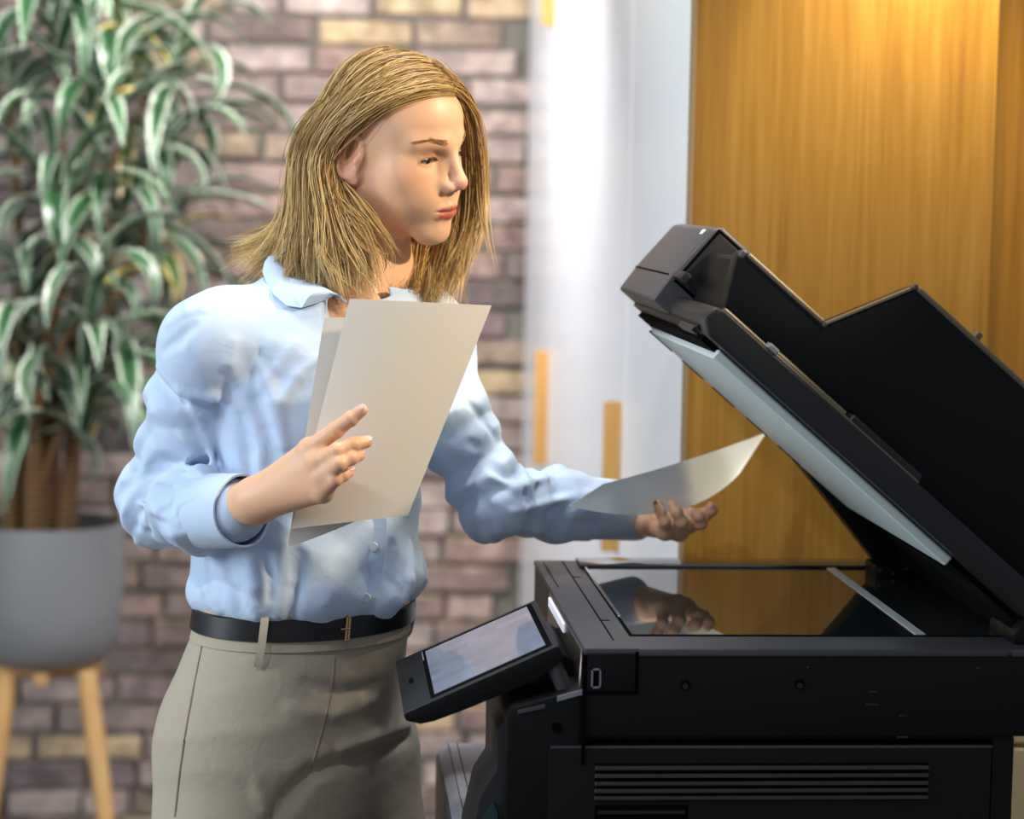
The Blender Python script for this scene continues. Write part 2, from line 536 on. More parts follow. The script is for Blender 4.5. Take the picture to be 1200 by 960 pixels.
arm = obj('panel_arm', prism([(0.11, -0.06), (0.14, -0.024), (PL - 0.005, -0.012), (PL + 0.01, -0.035), (0.20, -0.075)], 0.05, PW - 0.03, MP, bv=0.003), m_black, cop)
q0, q1 = at(648, 778, 2.30), at(664, 812, 2.30)
pv = obj('panel_pivot', rod(q0, q1, 0.0085, n=18), m_grey, cop)
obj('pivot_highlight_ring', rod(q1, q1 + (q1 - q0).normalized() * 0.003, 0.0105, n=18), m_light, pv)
# ---- grey finishing tray beyond the front cover
fy0, fy1 = 2.40, 2.72
tr = obj('front_tray', prism([(0.145, 0.06), (0.224, 0.06), (0.224, 0.876), (0.160, 0.876), (0.145, 0.866)], 2.40, 2.83, bv=0.004), m_grey, cop)
obj('tray_lid', prism([(0.1475, 0.868), (0.205, 0.874), (0.205, 0.8805), (0.160, 0.8805), (0.1475, 0.873)], 2.405, 2.826, bv=0.001, seg=1), m_light, tr)
obj('tray_seam', box((0.1700, 2.405, 0.879), (0.1712, 2.826, 0.8808)), m_seam, tr)
obj('tray_seam', box((0.1592, 2.405, 0.879), (0.1599, 2.826, 0.8808)), m_seam, tr)

# ---- raised lid with the document feeder, in lid coordinates (s from the hinge, y, t away from the glass)
ANG = math.radians(40.5)
ca, sa = math.cos(ANG), math.sin(ANG)
ML = Matrix(((-ca, 0, sa, 0.7215), (0, 1, 0, 0), (sa, 0, ca, 1.112), (0, 0, 0, 1)))
lid = obj('lid', prism([(0.02, 0.006), (0.470, 0.008), (0.470, 0.030), (0.02, 0.030)], 2.30, 2.775, ML, bv=0.002), m_black, cop)
obj('document_pad', box((0.12, 2.292, -0.004), (0.439, 2.737, 0.007), ML, bv=0.0015, seg=1), m_pad, lid)
obj('pad_border', box((0.03, 2.30, 0.002), (0.458, 2.765, 0.0075), ML), m_seam, lid)
for s0, s1 in ((0.405, 0.440), (0.355, 0.388), (0.305, 0.340), (0.252, 0.285), (0.20, 0.234)):
    obj('pad_clip', box((s0, 2.7255, -0.0050), (s1, 2.7345, -0.003), ML), m_seam, lid)
obj('hinge_arm', prism([(-0.015, 0.008), (0.27, 0.008), (0.15, -0.012), (0.05, -0.030), (-0.015, -0.020)], 2.735, 2.775, ML, bv=0.002), m_black, lid)
obj('lid_foot', prism([(-0.02, -0.012), (0.10, 0.006), (0.10, 0.18), (-0.03, 0.18)], 2.31, 2.765, ML, bv=0.003), m_black, lid)
# near rail of the lid
obj('lid_rail', prism([(0.03, 0.008), (0.462, 0.008), (0.478, 0.020), (0.474, 0.034), (0.466, 0.0375), (0.03, 0.0375)], 2.262, 2.50, ML, bv=0.0045, seg=3), m_dark, lid)
m_lit_trim = material('lit_edge_trim', (0.16, 0.13, 0.085, 1), 0.35, 0.3)  # warm light along the lid edges painted as brown; hatch and guides share it
obj('rail_lit_edge', prism([(0.205, 0.0365), (0.466, 0.0365), (0.466, 0.0395), (0.205, 0.0395)], 2.264, 2.275, ML, bv=0.001, seg=1), m_lit_trim, lid)
obj('rail_latch', box((0.398, 2.262, 0.038), (0.410, 2.280, 0.0435), ML, bv=0.001, seg=1), m_light, lid)
obj('rail_hatch', box((0.205, 2.2655, 0.0378), (0.30, 2.29, 0.046), ML, bv=0.002, seg=1), m_dark, lid)
obj('rail_hatch', box((0.305, 2.2655, 0.0378), (0.398, 2.29, 0.043), ML, bv=0.002, seg=1), m_lit_trim, lid)
# document feeder: tray block with its step, bevelled near edge
obj('feeder_tray', prism([(0.02, 0.030), (0.455, 0.030), (0.482, 0.086), (0.478, 0.0945), (0.02, 0.0945)], 2.335, 2.765, ML, bv=0.006, seg=2), m_black, lid)
obj('tray_side', prism([(0.02, 0.030), (0.455, 0.030), (0.486, 0.090), (0.484, 0.0985), (0.373, 0.0985), (0.3287, 0.1865), (0.02, 0.1865)], 2.305, 2.34, ML, bv=0.006, seg=2), m_black, lid)
obj('tray_lit_edge', prism([(0.376, 0.0945), (0.478, 0.0945), (0.478, 0.0995), (0.376, 0.0995)], 2.3035, 2.315, ML, bv=0.0015, seg=1), m_lit_trim, lid)
obj('tray_lit_edge', prism([(0.3305, 0.1800), (0.3715, 0.0985), (0.3735, 0.0990), (0.3325, 0.1810)], 2.3035, 2.315, ML), m_lit_trim, lid)
obj('tray_lit_edge', prism([(0.02, 0.1825), (0.327, 0.1825), (0.327, 0.1878), (0.02, 0.1878)], 2.3035, 2.315, ML, bv=0.0015, seg=1), m_lit_trim, lid)
obj('corner_cap', box((0.3275, 2.3035, 0.181), (0.332, 2.312, 0.1875), ML, bv=0.001, seg=1), m_grey, lid)
obj('corner_cap', box((0.371, 2.3032, 0.0935), (0.376, 2.312, 0.0995), ML, bv=0.001, seg=1), m_grey, lid)
obj('corner_cap', box((0.479, 2.3035, 0.089), (0.4855, 2.312, 0.0985), ML, bv=0.002, seg=1), m_grey, lid)
obj('paper_guide', box((0.425, 2.56, 0.098), (0.44, 2.63, 0.120), ML, bv=0.002), m_lit_trim, lid)
obj('paper_guide', box((0.240, 2.322, 0.184), (0.246, 2.338, 0.197), ML, bv=0.001), m_lit_trim, lid)
# feeder head at the front
hd = obj('feeder_head', prism([(0.30, 0.012), (0.4935, 0.012), (0.4960, 0.048), (0.4950, 0.112), (0.488, 0.1205), (0.42, 0.1205), (0.30, 0.1100)], 2.50, 2.79, ML, bv=0.004, seg=3), m_grey, lid)
obj('head_panel', box((0.434, 2.4975, 0.045), (0.487, 2.502, 0.113), ML, bv=0.002), m_dark, hd)
obj('head_panel', box((0.431, 2.4988, 0.042), (0.490, 2.501, 0.116), ML), m_seam, hd)
obj('head_seam', box((0.4935, 2.52, 0.0445), (0.4965, 2.79, 0.0462), ML), m_seam, hd)
obj('badge', box((0.4945, 2.535, 0.1030), (0.4962, 2.552, 0.1095), ML), m_pad, hd)
obj('head_tab', box((0.485, 2.44, 0.045), (0.4945, 2.52, 0.0545), ML, bv=0.002), m_dark, hd)
for s0, s1, t0, t1 in ((0.462, 0.47, 0.004, 0.012), (0.446, 0.452, 0.008, 0.012), (0.452, 0.47, 0.016, 0.0175), (0.43, 0.436, 0.006, 0.012)):
    obj('rib', box((s0, 2.31, t0), (s1, 2.40, t1), ML), m_dark, lid)
obj('lid_seam', box((0.055, 2.3038, 0.09), (0.057, 2.3055, 0.145), ML), m_dark, lid)

# ------------------------------------------------------------------ plant in a grey pot on a wooden stand
m_pot = material('matt_grey_pot', srgb(130, 131, 133), 0.6)
m_soil = material('soil', srgb(70, 50, 36), 0.95)
m_bark = material('cane_bark', srgb(150, 112, 66), 0.85)
nt, bs, N, L = nodes(m_bark)
tc = N('ShaderNodeTexCoord')
wv = N('ShaderNodeTexWave', Scale=22.0, Distortion=3.0, bands_direction='Z')
L(tc.outputs['Object'], wv.inputs['Vector'])
rp = ramp(N('ShaderNodeValToRGB'), [(0.2, srgb(92, 66, 40)), (0.8, srgb(134, 98, 58))])
L(wv.outputs['Fac'], rp.inputs[0])
L(rp.outputs[0], bs.inputs['Base Color'])
m_leaf = material('variegated_glint_leaf', (0.04, 0.1, 0.03, 1), 0.30, spec=0.6)
nt, bs, N, L = nodes(m_leaf)
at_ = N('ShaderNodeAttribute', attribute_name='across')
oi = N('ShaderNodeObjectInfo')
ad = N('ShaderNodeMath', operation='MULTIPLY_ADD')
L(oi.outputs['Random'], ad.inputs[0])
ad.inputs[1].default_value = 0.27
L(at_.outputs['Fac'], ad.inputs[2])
rp = ramp(N('ShaderNodeValToRGB'), [(0.0, srgb(30, 62, 36)), (0.50, srgb(46, 86, 50)), (0.78, srgb(78, 116, 78)), (0.95, srgb(170, 186, 162)), (1.0, srgb(224, 228, 212))])  # pale margins: variegation plus glossy highlights painted into the white
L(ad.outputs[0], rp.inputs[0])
r3 = ramp(N('ShaderNodeValToRGB'), [(0.0, (1, 1, 1, 1)), (0.93, (1, 1, 1, 1)), (0.96, (2.6, 1.7, 0.55, 1)), (1.0, (2.2, 1.6, 0.6, 1))])
L(oi.outputs['Random'], r3.inputs[0])
mx = N('ShaderNodeMix', data_type='RGBA', blend_type='MULTIPLY')
mx.inputs[0].default_value = 1.0
L(rp.outputs[0], mx.inputs[6])
L(r3.outputs[0], mx.inputs[7])
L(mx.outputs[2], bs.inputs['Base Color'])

PX, PY = at(55, 612, 4.9).x, 4.9
stand = empty('plant_stand', (PX, PY, 0), 'pale wooden stand with splayed legs under the grey planter', 'plant stand')
for k in range(4):
    a = math.radians(45 + 90 * k + 6.6)
    d = Vector((math.cos(a), math.sin(a), 0))
    p0 = Vector((PX, PY, 0.5605)) + d * 0.112
    p1 = Vector((PX, PY, 0.0)) + d * 0.215
    obj('leg', tube([p1, p1.lerp(p0, 0.5), p0], [0.015, 0.019, 0.021], 14), m_legwood, stand)
ring = box((PX - 0.115, PY - 0.014, 0.535), (PX + 0.115, PY + 0.014, 0.562), bv=0.003)
box((PX - 0.014, PY - 0.115, 0.536), (PX + 0.014, PY + 0.115, 0.5615), bv=0.003, bm=ring)
obj('cross_brace', ring, m_legwood, stand)
plant = empty('potted_dracaena', (PX, PY, 0.563), 'bushy variegated dracaena in a matt grey planter by the brick wall', 'plant')
obj('pot', lathe([(0.085, 0.0), (0.112, 0.006), (0.135, 0.028), (0.150, 0.068), (0.157, 0.13), (0.161, 0.290), (0.160, 0.297), (0.152, 0.297), (0.150, 0.285), (0.148, 0.262)], (PX, PY, 0.563), 48), m_pot, plant)
obj('soil', lathe([(0.1475, 0.25), (0.1475, 0.268), (0.10, 0.276), (0.02, 0.279)], (PX, PY, 0.563), 32), m_soil, plant)
prng = random.Random(21)


def leaf_mesh(length, width, pitch, droop, twist):
    n = 9
    vs, fs, ac = [], [], []
    p = Vector((0, 0, 0))
    ang = pitch
    for i in range(n + 1):
        t = i / n
        w = width * (0.35 + 0.65 * math.sin(math.pi * min(1, t * 1.5 + 0.1) / 2)) * (1 - max(0, (t - 0.35) / 0.65) ** 2.2) + 0.0008
        tw = twist * t
        cx, sz = math.cos(tw), math.sin(tw)
        fold = 0.22 * w
        nrm = Vector((0, -math.sin(ang), math.cos(ang)))
        for k, x in enumerate((-1, -0.5, 0, 0.5, 1)):
            off = Vector((cx * w / 2 * x, 0, 0)) + nrm * (abs(x) * fold + sz * w / 2 * x)
            vs.append(p + off)
            ac.append(abs(x))
        ang -= droop / n * (0.5 + 1.2 * t)
        p = p + Vector((0, math.cos(ang), math.sin(ang))) * (length / n)
    for i in range(n):
        for k in range(4):
            a = i * 5 + k
            fs.append((a, a + 1, a + 6, a + 5))
    me = bpy.data.meshes.new('leaf')
    me.from_pydata([tuple(v) for v in vs], [], fs)
    att = me.attributes.new('across', 'FLOAT', 'POINT')
    att.data.foreach_set('value', ac)
    me.shade_smooth()
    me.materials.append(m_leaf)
    return me


leaves = [leaf_mesh(prng.uniform(0.19, 0.31), prng.uniform(0.027, 0.037), math.radians(pi), math.radians(dr), prng.uniform(-0.5, 0.5))
          for pi, dr in ((70, 60), (60, 120), (50, 100), (40, 130), (30, 110), (65, 170), (20, 90), (45, 165), (75, 110), (10, 85), (55, 190), (35, 60))]
crowns = [(66, 28, 4.86), (150, 52, 4.92), (203, 62, 4.98), (118, 120, 4.82), (190, 165, 4.95), (70, 215, 4.80), (140, 235, 4.93), (175, 285, 5.02), (30, 330, 4.84), (110, 345, 4.78), (60, 425, 4.86), (140, 400, 4.98), (10, 90, 4.98), (0, 440, 4.95), (95, 470, 4.80), (30, 480, 4.84)]
tips = []
for px, py, y in crowns:
    tips.append(at(px, py, y))
for k, (bx, by, ids) in enumerate(((-0.07, -0.02, (8, 10, 13, 15)), (0.005, 0.03, (0, 1, 2, 3)), (0.045, -0.04, (4, 6, 7, 11)), (-0.02, -0.06, (5, 9, 14)), (-0.055, 0.05, (12,)))):
    base = Vector((PX + bx, PY + by, 0.82))
    first = None
    for j, i in enumerate(ids):
        t = tips[i]
        if first is None:
            pts = [base, base + Vector((0, 0, 0.35 * (t.z - base.z))) + (t - base) * 0.12, base.lerp(t, 0.72) + Vector((prng.uniform(-.02, .02), prng.uniform(-.02, .02), 0)), t]
            first = pts[1]
            obj('stem', tube(pts, [0.022, 0.018, 0.010, 0.006], 10), m_bark, plant)
        else:
            b = base.lerp(first, min(1.0, max(0.25, (t.z - 0.25 - base.z) / (first.z - base.z))))
            obj('stem', tube([b, b.lerp(t, 0.5) + Vector((0, 0, 0.03)), t], [0.010, 0.008, 0.005], 8), m_bark, plant)
nl = 0
for ci, t in enumerate(tips):
    for j in range(18):
        o = bpy.data.objects.new('leaf', prng.choice(leaves))
        COL.objects.link(o)
        o.parent = plant
        o.matrix_parent_inverse = world_matrix(plant).inverted()
        o.location = t + Vector((prng.uniform(-.012, .012), prng.uniform(-.012, .012), -0.10 + 0.14 * j / 17))
        o.rotation_euler = (prng.uniform(-.15, .15), prng.uniform(-.15, .15), j * 2.399 + prng.uniform(-.4, .4))
        s = prng.uniform(0.95, 1.5)
        o.scale = (s, s, s)
        nl += 1

# ------------------------------------------------------------------ signed distance modelling for body and clothes
F32 = np.float32


def V(*p):
    return np.array(p, F32)


def smin(a, b, k):
    h = np.maximum(k - np.abs(a - b), 0) / k
    return np.minimum(a, b) - h * h * k * 0.25


def smax(a, b, k):
    return -smin(-a, -b, k)


def sph(P, c, r):
    return np.linalg.norm(P - V(*c), axis=1) - r


def ell(P, c, r, A=None):
    q = P - V(*c)
    if A is not None:
        q = q @ A.T
    q0 = q / V(*r)
    k0 = np.linalg.norm(q0, axis=1)
    k1 = np.linalg.norm(q0 / V(*r), axis=1)
    return k0 * (k0 - 1) / np.maximum(k1, 1e-6)


def seg(P, a, b, ra, rb):
    a, b = V(*a), V(*b)
    ba = b - a
    pa = P - a
    h = np.clip(pa @ ba / max(float(ba @ ba), 1e-9), 0, 1)
    return np.linalg.norm(pa - h[:, None] * ba, axis=1) - (ra + (rb - ra) * h)


def chain(P, pts, rad, k=0.01):
    d = None
    for i in range(len(pts) - 1):
        e = seg(P, pts[i], pts[i + 1], rad[i], rad[i + 1])
        d = e if d is None else smin(d, e, k)
    return d


def rot_axes(x, y):
    x = np.array(x, float)
    x /= np.linalg.norm(x)
    y = np.array(y, float)
    y -= x * (x @ y)
    y /= np.linalg.norm(y)
    return np.array([x, y, np.cross(x, y)], F32)


def surface(f, lo, hi, h, slack=1.6, B=8):
    """surface nets over the blocks of the box that the surface can pass through"""
    lo = np.array(lo, float)
    nb = np.maximum(1, np.ceil((np.array(hi, float) - lo) / (h * B)).astype(int))
    n = nb * B
    g = np.stack(np.meshgrid(*[np.arange(k) for k in nb], indexing='ij'), -1).reshape(-1, 3)
    cen = lo + (g * B + (B - 1) / 2) * h
    dc = f(cen.astype(F32))
    D = np.repeat(np.repeat(np.repeat(np.sign(dc).reshape(nb), B, 0), B, 1), B, 2).astype(F32)
    act = g[np.abs(dc) < h * B * 0.87 * slack]
    oo = np.stack(np.meshgrid(*[np.arange(B)] * 3, indexing='ij'), -1).reshape(-1, 3)
    for s in range(0, len(act), 400):
        ids = (act[s:s + 400, None, :] * B + oo[None]).reshape(-1, 3)
        D[ids[:, 0], ids[:, 1], ids[:, 2]] = f((lo + ids * h).astype(F32))
    I = D < 0
    nx, ny, nz = n
    c = [I[i:nx - 1 + i, j:ny - 1 + j, k:nz - 1 + k] for i in (0, 1) for j in (0, 1) for k in (0, 1)]
    anyc, allc = c[0].copy(), c[0].copy()
    for q in c[1:]:
        anyc |= q
        allc &= q
    cells = np.argwhere(anyc & ~allc)
    idx = np.full((nx - 1, ny - 1, nz - 1), -1, np.int32)
    idx[cells[:, 0], cells[:, 1], cells[:, 2]] = np.arange(len(cells))
    acc = np.zeros((len(cells), 3))
    cnt = np.zeros(len(cells))
    corner = [np.array((i, j, k)) for i in (0, 1) for j in (0, 1) for k in (0, 1)]
    val = [D[cells[:, 0] + q[0], cells[:, 1] + q[1], cells[:, 2] + q[2]] for q in corner]
    for a in range(8):
        for b in range(a + 1, 8):
            if abs(corner[a] - corner[b]).sum() == 1:
                m = (val[a] < 0) != (val[b] < 0)
                t = np.where(m, val[a] / np.where(m, val[a] - val[b], 1), 0)
                acc += m[:, None] * (corner[a] + t[:, None] * (corner[b] - corner[a]))
                cnt += m
    verts = lo + (cells + acc / cnt[:, None]) * h
    quads = []
    for ax in range(3):
        sl0 = [slice(1, -1)] * 3
        sl1 = [slice(1, -1)] * 3
        sl0[ax] = slice(0, n[ax] - 1)
        sl1[ax] = slice(1, n[ax])
        m = I[tuple(sl0)] != I[tuple(sl1)]
        e = np.argwhere(m)
        e += np.array([0 if q == ax else 1 for q in range(3)])
        inside = I[e[:, 0], e[:, 1], e[:, 2]]
        o1, o2 = [np.eye(3, dtype=int)[q] for q in ((ax + 1) % 3, (ax + 2) % 3)]
        q4 = []
        for off in (-o1 - o2, -o2, 0 * o1, -o1):
            w = e + off
            q4.append(idx[w[:, 0], w[:, 1], w[:, 2]])
        Q = np.stack(q4, 1)
        Q[~inside] = Q[~inside][:, ::-1]
        quads.append(Q[(Q >= 0).all(1)])
    return verts, np.concatenate(quads)


def drop(verts, quads, keep):
    remap = np.cumsum(keep) - 1
    q = quads[keep[quads].all(1)]
    return verts[keep], remap[q]


def np_mesh(name, verts, quads):
    me = bpy.data.meshes.new(name)
    me.vertices.add(len(verts))
    me.vertices.foreach_set('co', np.asarray(verts, F32).ravel())
    me.loops.add(quads.size)
    me.loops.foreach_set('vertex_index', quads.astype(np.int32).ravel())
    me.polygons.add(len(quads))
    me.polygons.foreach_set('loop_start', np.arange(0, quads.size, quads.shape[1], dtype=np.int32))
    me.update(calc_edges=True)
    me.shade_smooth()
    return me


def wob(P, k, seed):
    """smooth pseudo random field in -1..1"""
    r = np.random.RandomState(seed)
    s = np.zeros(len(P), F32)
    for i in range(4):
        d = r.normal(size=3)
        d *= k * r.uniform(0.6, 1.5) / np.linalg.norm(d)
        d2 = r.normal(size=3)
        d2 *= k * 0.7 / np.linalg.norm(d2)
        s += np.sin(P @ d.astype(F32) + r.uniform(0, 6.3) + 1.3 * np.sin(P @ d2.astype(F32) + r.uniform(0, 6.3)))
    return s / 4

# ------------------------------------------------------------------ the woman
HM = None


def head_frame(yaw, pitch, roll):
    y, p, ro = np.radians([yaw, pitch, roll])
    f = np.array([np.sin(y), -np.cos(y), 0])
    u = np.array([0, 0, 1.0])
    l = np.cross(u, f)
    f2 = np.cos(p) * f - np.sin(p) * u
    u2 = np.sin(p) * f + np.cos(p) * u
    return np.array([np.cos(ro) * l + np.sin(ro) * u2, f2, -np.sin(ro) * l + np.cos(ro) * u2])


HM = head_frame(53.0, 12.5, 9.0)
HS = 0.83
HO = np.array(at(465.5, 166.2, 2.62))


def h2w(p):
    return (np.asarray(p, float) @ HM) * HS + HO


def w2h(P):
    return ((P - HO.astype(F32)) @ HM.T.astype(F32)) / F32(HS)


def A3(px, py, y):
    return np.array(at(px, py, y))


def snap(p, lift=0.0):
    p = np.asarray(p, float)
    for _ in range(5):
        e = 1e-3
        q = np.array([p, p + (e, 0, 0), p + (0, e, 0), p + (0, 0, e)], F32)
        d = head_local(q)
        g = (d[1:] - d[0]) / e
        p = p - g * (d[0] - lift) / max(g @ g, .2)
    return p




def head_local(Q):
    """face towards +f, q = (l, f, u)"""
    S = Q.copy()
    S[:, 0] = np.abs(S[:, 0])                      # symmetric parts
    d = ell(Q, (0, -.012, .031), (.0705, .0855, .084))
    d = smin(d, ell(Q, (0, .022, .036), (.061, .066, .063)), .03)
    d = smin(d, ell(Q, (0, .030, -.030), (.054, .056, .070)), .03)
    d = smin(d, seg(S, (.044, -.004, -.058), (.012, .066, -.103), .016, .017), .03)
    d = smin(d, seg(S, (.050, -.010, -.010), (.044, -.004, -.058), .016, .016), .03)
    d = smin(d, ell(Q, (0, .020, -.080), (.038, .050, .032)), .02)
    d = smin(d, ell(Q, (0, .0765, -.105), (.017, .0165, .0155)), .022)
    d = smin(d, sph(S, (.043, .047, -.030), .0215), .030)
    d = smin(d, ell(S, (.022, .064, -.052), (.020, .022, .022)), .020)
    d = smin(d, ell(S, (.033, .044, -.056), (.0195, .026, .028)), .026)
    d = smin(d, ell(Q, (0, .072, -.070), (.026, .024, .024)), .020)
    # eye sockets, brow
    d = smax(d, -ell(S, (.033, .094, .001), (.021, .019, .0135)), .016)
    d = smin(d, seg(S, (.046, .062, .019), (.012, .0815, .019), .0075, .009), .016)
    # eyeball under the closed-down lids
    d = smin(d, sph(S, (.0315, .0645, -.001), .0142), .006)
    # nose
    n = seg(Q, (0, .0850, .012), (0, .1075, -.0285), .0072, .0086)
    n = smin(n, sph(Q, (0, .1075, -.0315), .0097), .006)
    n = smin(n, ell(S, (.0125, .0970, -.0380), (.0066, .0105, .0070)), .007)
    n = smin(n, seg(S, (.006, .084, -.010), (.011, .088, -.032), .006, .007), .010)
    d = smin(d, n, .011)
    d = smax(d, -ell(S, (.0068, .1005, -.0452), (.0036, .0058, .0035)), .003)
    # philtrum and lips
    d = smin(d, seg(Q, (0, .088, -.048), (0, .091, -.064), .009, .009), .010)
    up = chain(S, ((.0290, .0770, -.0708), (.0150, .0905, -.0680), (.0040, .0962, -.0658), (0, .0955, -.0672)), (.0018, .0048, .0054, .0054), .004)
    lo = chain(S, ((.0280, .0770, -.0722), (.0140, .0900, -.0770), (0, .0942, -.0790)), (.0018, .0056, .0070), .004)
    d = smin(d, smin(up, lo, .0016), .0040)
    d = smax(d, -chain(S, ((.0240, .0860, -.0717), (.0150, .0960, -.0722), (0, .1022, -.0728)), (.0004, .0010, .0012), .002), .0030)
    d = smax(d, -seg(S, (.010, .101, -.0895), (0, .103, -.0895), .0035, .0045), .010)
    # slit between the lids
    sl = ell(S, (.0320, .0790, -.0044), (.0140, .0110, .0040), rot_axes((1, -.25, -.10), (0, 1, 0)))
    d = smax(d, -sl, .0012)
    crease = chain(S, ((.0195, .0815, .0035), (.0315, .0835, .0068), (.0435, .0745, .0030)), (.0008, .0010, .0008), .003)
    d = smax(d, -crease, .0035)
    # ears
    A = rot_axes((.93, .34, 0.05), (-.34, .92, -.22))
    c = (.0735, -.018, -.016)
    e = ell(S, c, (.0085, .0175, .0315), A)
    e = smax(e, -ell(S, (.0815, -.0175, -.0125), (.0075, .0120, .0225), A), .005)
    q = (S - V(*c)) @ A.T
    rim = ell(q, (.004, 0, .0015), (.010, .0175, .0310))
    rim = np.maximum(np.abs(ell(q, (.004, -.001, .002), (.02, .0150, .0280))) - .0026, np.abs(q[:, 0] - .0045) - .0036)
    e = smin(e, rim, .004)
    e = smin(e, sph(S, (.0755, -.0085, -.0175), .0048), .005)
    e = smin(e, ell(S, (.0755, -.0095, -.0420), (.0050, .0085, .0090)), .007)
    d = smin(d, e, .006)
    return d


NECK_B = A3(424, 352, 2.665)
NECK_T = h2w((0, -.032, -.050))


def neck_sdf(P):
    d = seg(P, NECK_T, NECK_B, .045, .050)
    d = smin(d, seg(P, h2w((-.052, -.03, -.05)), A3(432, 350, 2.60), .010, .012), .02)      # sternomastoid
    return smin(d, seg(P, NECK_B, A3(392, 420, 2.63), .052, .085), .05)


def head_sdf(P):
    Q = w2h(P)
    d = head_local(Q) * F32(HS)
    return smin(d, neck_sdf(P), .022)


# joints of the body in the room
Z = np.array([0, 0, 1.0])
SH_R, EL_R, WR_R = A3(245, 388, 2.55), A3(181, 594, 2.63), A3(293, 590, 2.434)
SH_L, EL_L, WR_L = A3(505, 392, 2.75), A3(577, 588, 2.70), A3(742, 603, 2.835)
FB = np.array([math.sin(math.radians(38)), -math.cos(math.radians(38)), 0])
LB = np.array([math.cos(math.radians(38)), math.sin(math.radians(38)), 0])
PELVIS = A3(340, 830, 2.64)

# right hand that holds the sheets
RH = {'index': [(362, 527, 2.373), (394, 504, 2.353), (411, 491, 2.349), (424, 481, 2.347)],
      'middle': [(372, 541, 2.361), (395, 529, 2.339), (414, 521, 2.345), (429, 518, 2.353)],
      'ring': [(379, 559, 2.357), (397, 544, 2.333), (411, 537, 2.339), (421, 534, 2.349)],
      'little': [(378, 577, 2.361), (393, 562, 2.341), (402, 557, 2.345), (409, 554, 2.352)],
      'thumb': [(318, 572, 2.424), (350, 556, 2.443), (378, 540, 2.446), (396, 528, 2.447)]}
LH = {'little': [(779, 623, 2.756), (779, 611, 2.736), (774, 600, 2.736), (770, 591, 2.741)],
      'ring': [(796, 624, 2.766), (799, 612, 2.741), (793, 601, 2.738), (788, 592, 2.743)],
      'middle': [(806, 615, 2.782), (821, 613, 2.756), (819, 605, 2.750), (814, 601, 2.752)],
      'index': [(806, 606, 2.799), (827, 603, 2.784), (834, 598, 2.778), (833, 594, 2.776)],
      'thumb': [(765, 600, 2.857), (788, 592, 2.872), (806, 586, 2.874), (818, 583, 2.872)]}


def hand_sdf(P, H, wr, fore, k=1.0):
    """fore: a point up the forearm"""
    d = chain(P, [fore, wr], [.0275 * k, .0235 * k])
    J = {n: [A3(*p) for p in pts] for n, pts in H.items()}
    for n, t in (('index', .35), ('middle', .15), ('ring', -.1), ('little', -.35)):
        m = J[n][0]
        w = wr + (m - wr) * .12
        d = smin(d, seg(P, w, m, .0175 * k, .0115 * k), .016)
    rad = {'index': (.0105, .0088, .0078, .0066), 'middle': (.0108, .0088, .0079, .0068), 'ring': (.0102, .0083, .0075, .0064), 'little': (.0092, .0073, .0066, .0057), 'thumb': (.0150, .0112, .0098, .0078)}
    fing = None
    for n, pts in J.items():
        r = [x * k for x in rad[n]]
        d = smin(d, seg(P, pts[0], pts[1], r[0], r[1]), .0065 if n != 'thumb' else .012)
        f = chain(P, pts[1:], r[1:], .0025)
        f = smin(f, sph(P, pts[1], r[1] * 1.10), .002)                   # knuckle
        f = smin(f, sph(P, pts[2], r[2] * 1.05), .002)
        fing = f if fing is None else smin(fing, f, .0012)
    d = smin(d, fing, .0015)
    for n in ('index', 'middle', 'ring', 'little'):
        d = smin(d, sph(P, J[n][0] + np.array([0, -.001, .001]), .0098 * k), .006)
    return d


def body_sdf(P):
    d = seg(P, A3(388, 430, 2.64), A3(365, 640, 2.63), .082, .078)
    d = smin(d, seg(P, SH_R, SH_L, .030, .030), .06)
    d = smin(d, seg(P, A3(365, 640, 2.63), PELVIS, .078, .092), .05)
    for (a, e, w), (p, n) in zip(((SH_R, EL_R, WR_R), (SH_L, EL_L, WR_L)), cuts[1:]):
        arm = np.maximum(chain(P, [a, e, w], [.030, .025, .022], .02), (P - V(*p)) @ V(*n))
        d = smin(d, arm, .03)
    for k in (0, 1):
        hip, knee, ank, toe = LEGS[k]
        d = smin(d, chain(P, [hip, knee, ank], [.062, .046, .034], .03), .04)
        d = smin(d, seg(P, ank - Z * .03, toe, .034, .026), .03)
    return smin(d, np.maximum(neck_sdf(P), (P - V(*cuts[0][0])) @ V(*cuts[0][1])), .03)


def leg_points(hx, hy, hd, kx, ky, kd, ax, ad, az):
    hip = A3(hx, hy, hd)
    knee = A3(kx, ky, kd)
    ank = np.array([A3(ax, 960, ad)[0], ad, az])
    toe = ank + FB * .15
    toe[2] = .032
    return hip, knee, ank, toe


LEGS = [leg_points(268, 880, 2.58, 262, 1250, 2.56, 262, 2.62, .085), leg_points(415, 880, 2.70, 420, 1250, 2.66, 425, 2.72, .085)]


def clip(f, p, n):
    p, n = V(*p), V(*n)
    return lambda P: np.maximum(f(P), (P - p) @ n)


def cut_mesh(f, p, n, lo, hi, h):
    """surface of f on the side of the plane away from n, open at the plane"""
    v, q = surface(clip(f, p, n), lo, hi, h, 2.4)
    keep = (v - p) @ n < -0.35 * h
    return drop(v, q, keep)


def bounds(pts, m):
    a = np.array(pts)
    return a.min(0) - m, a.max(0) + m


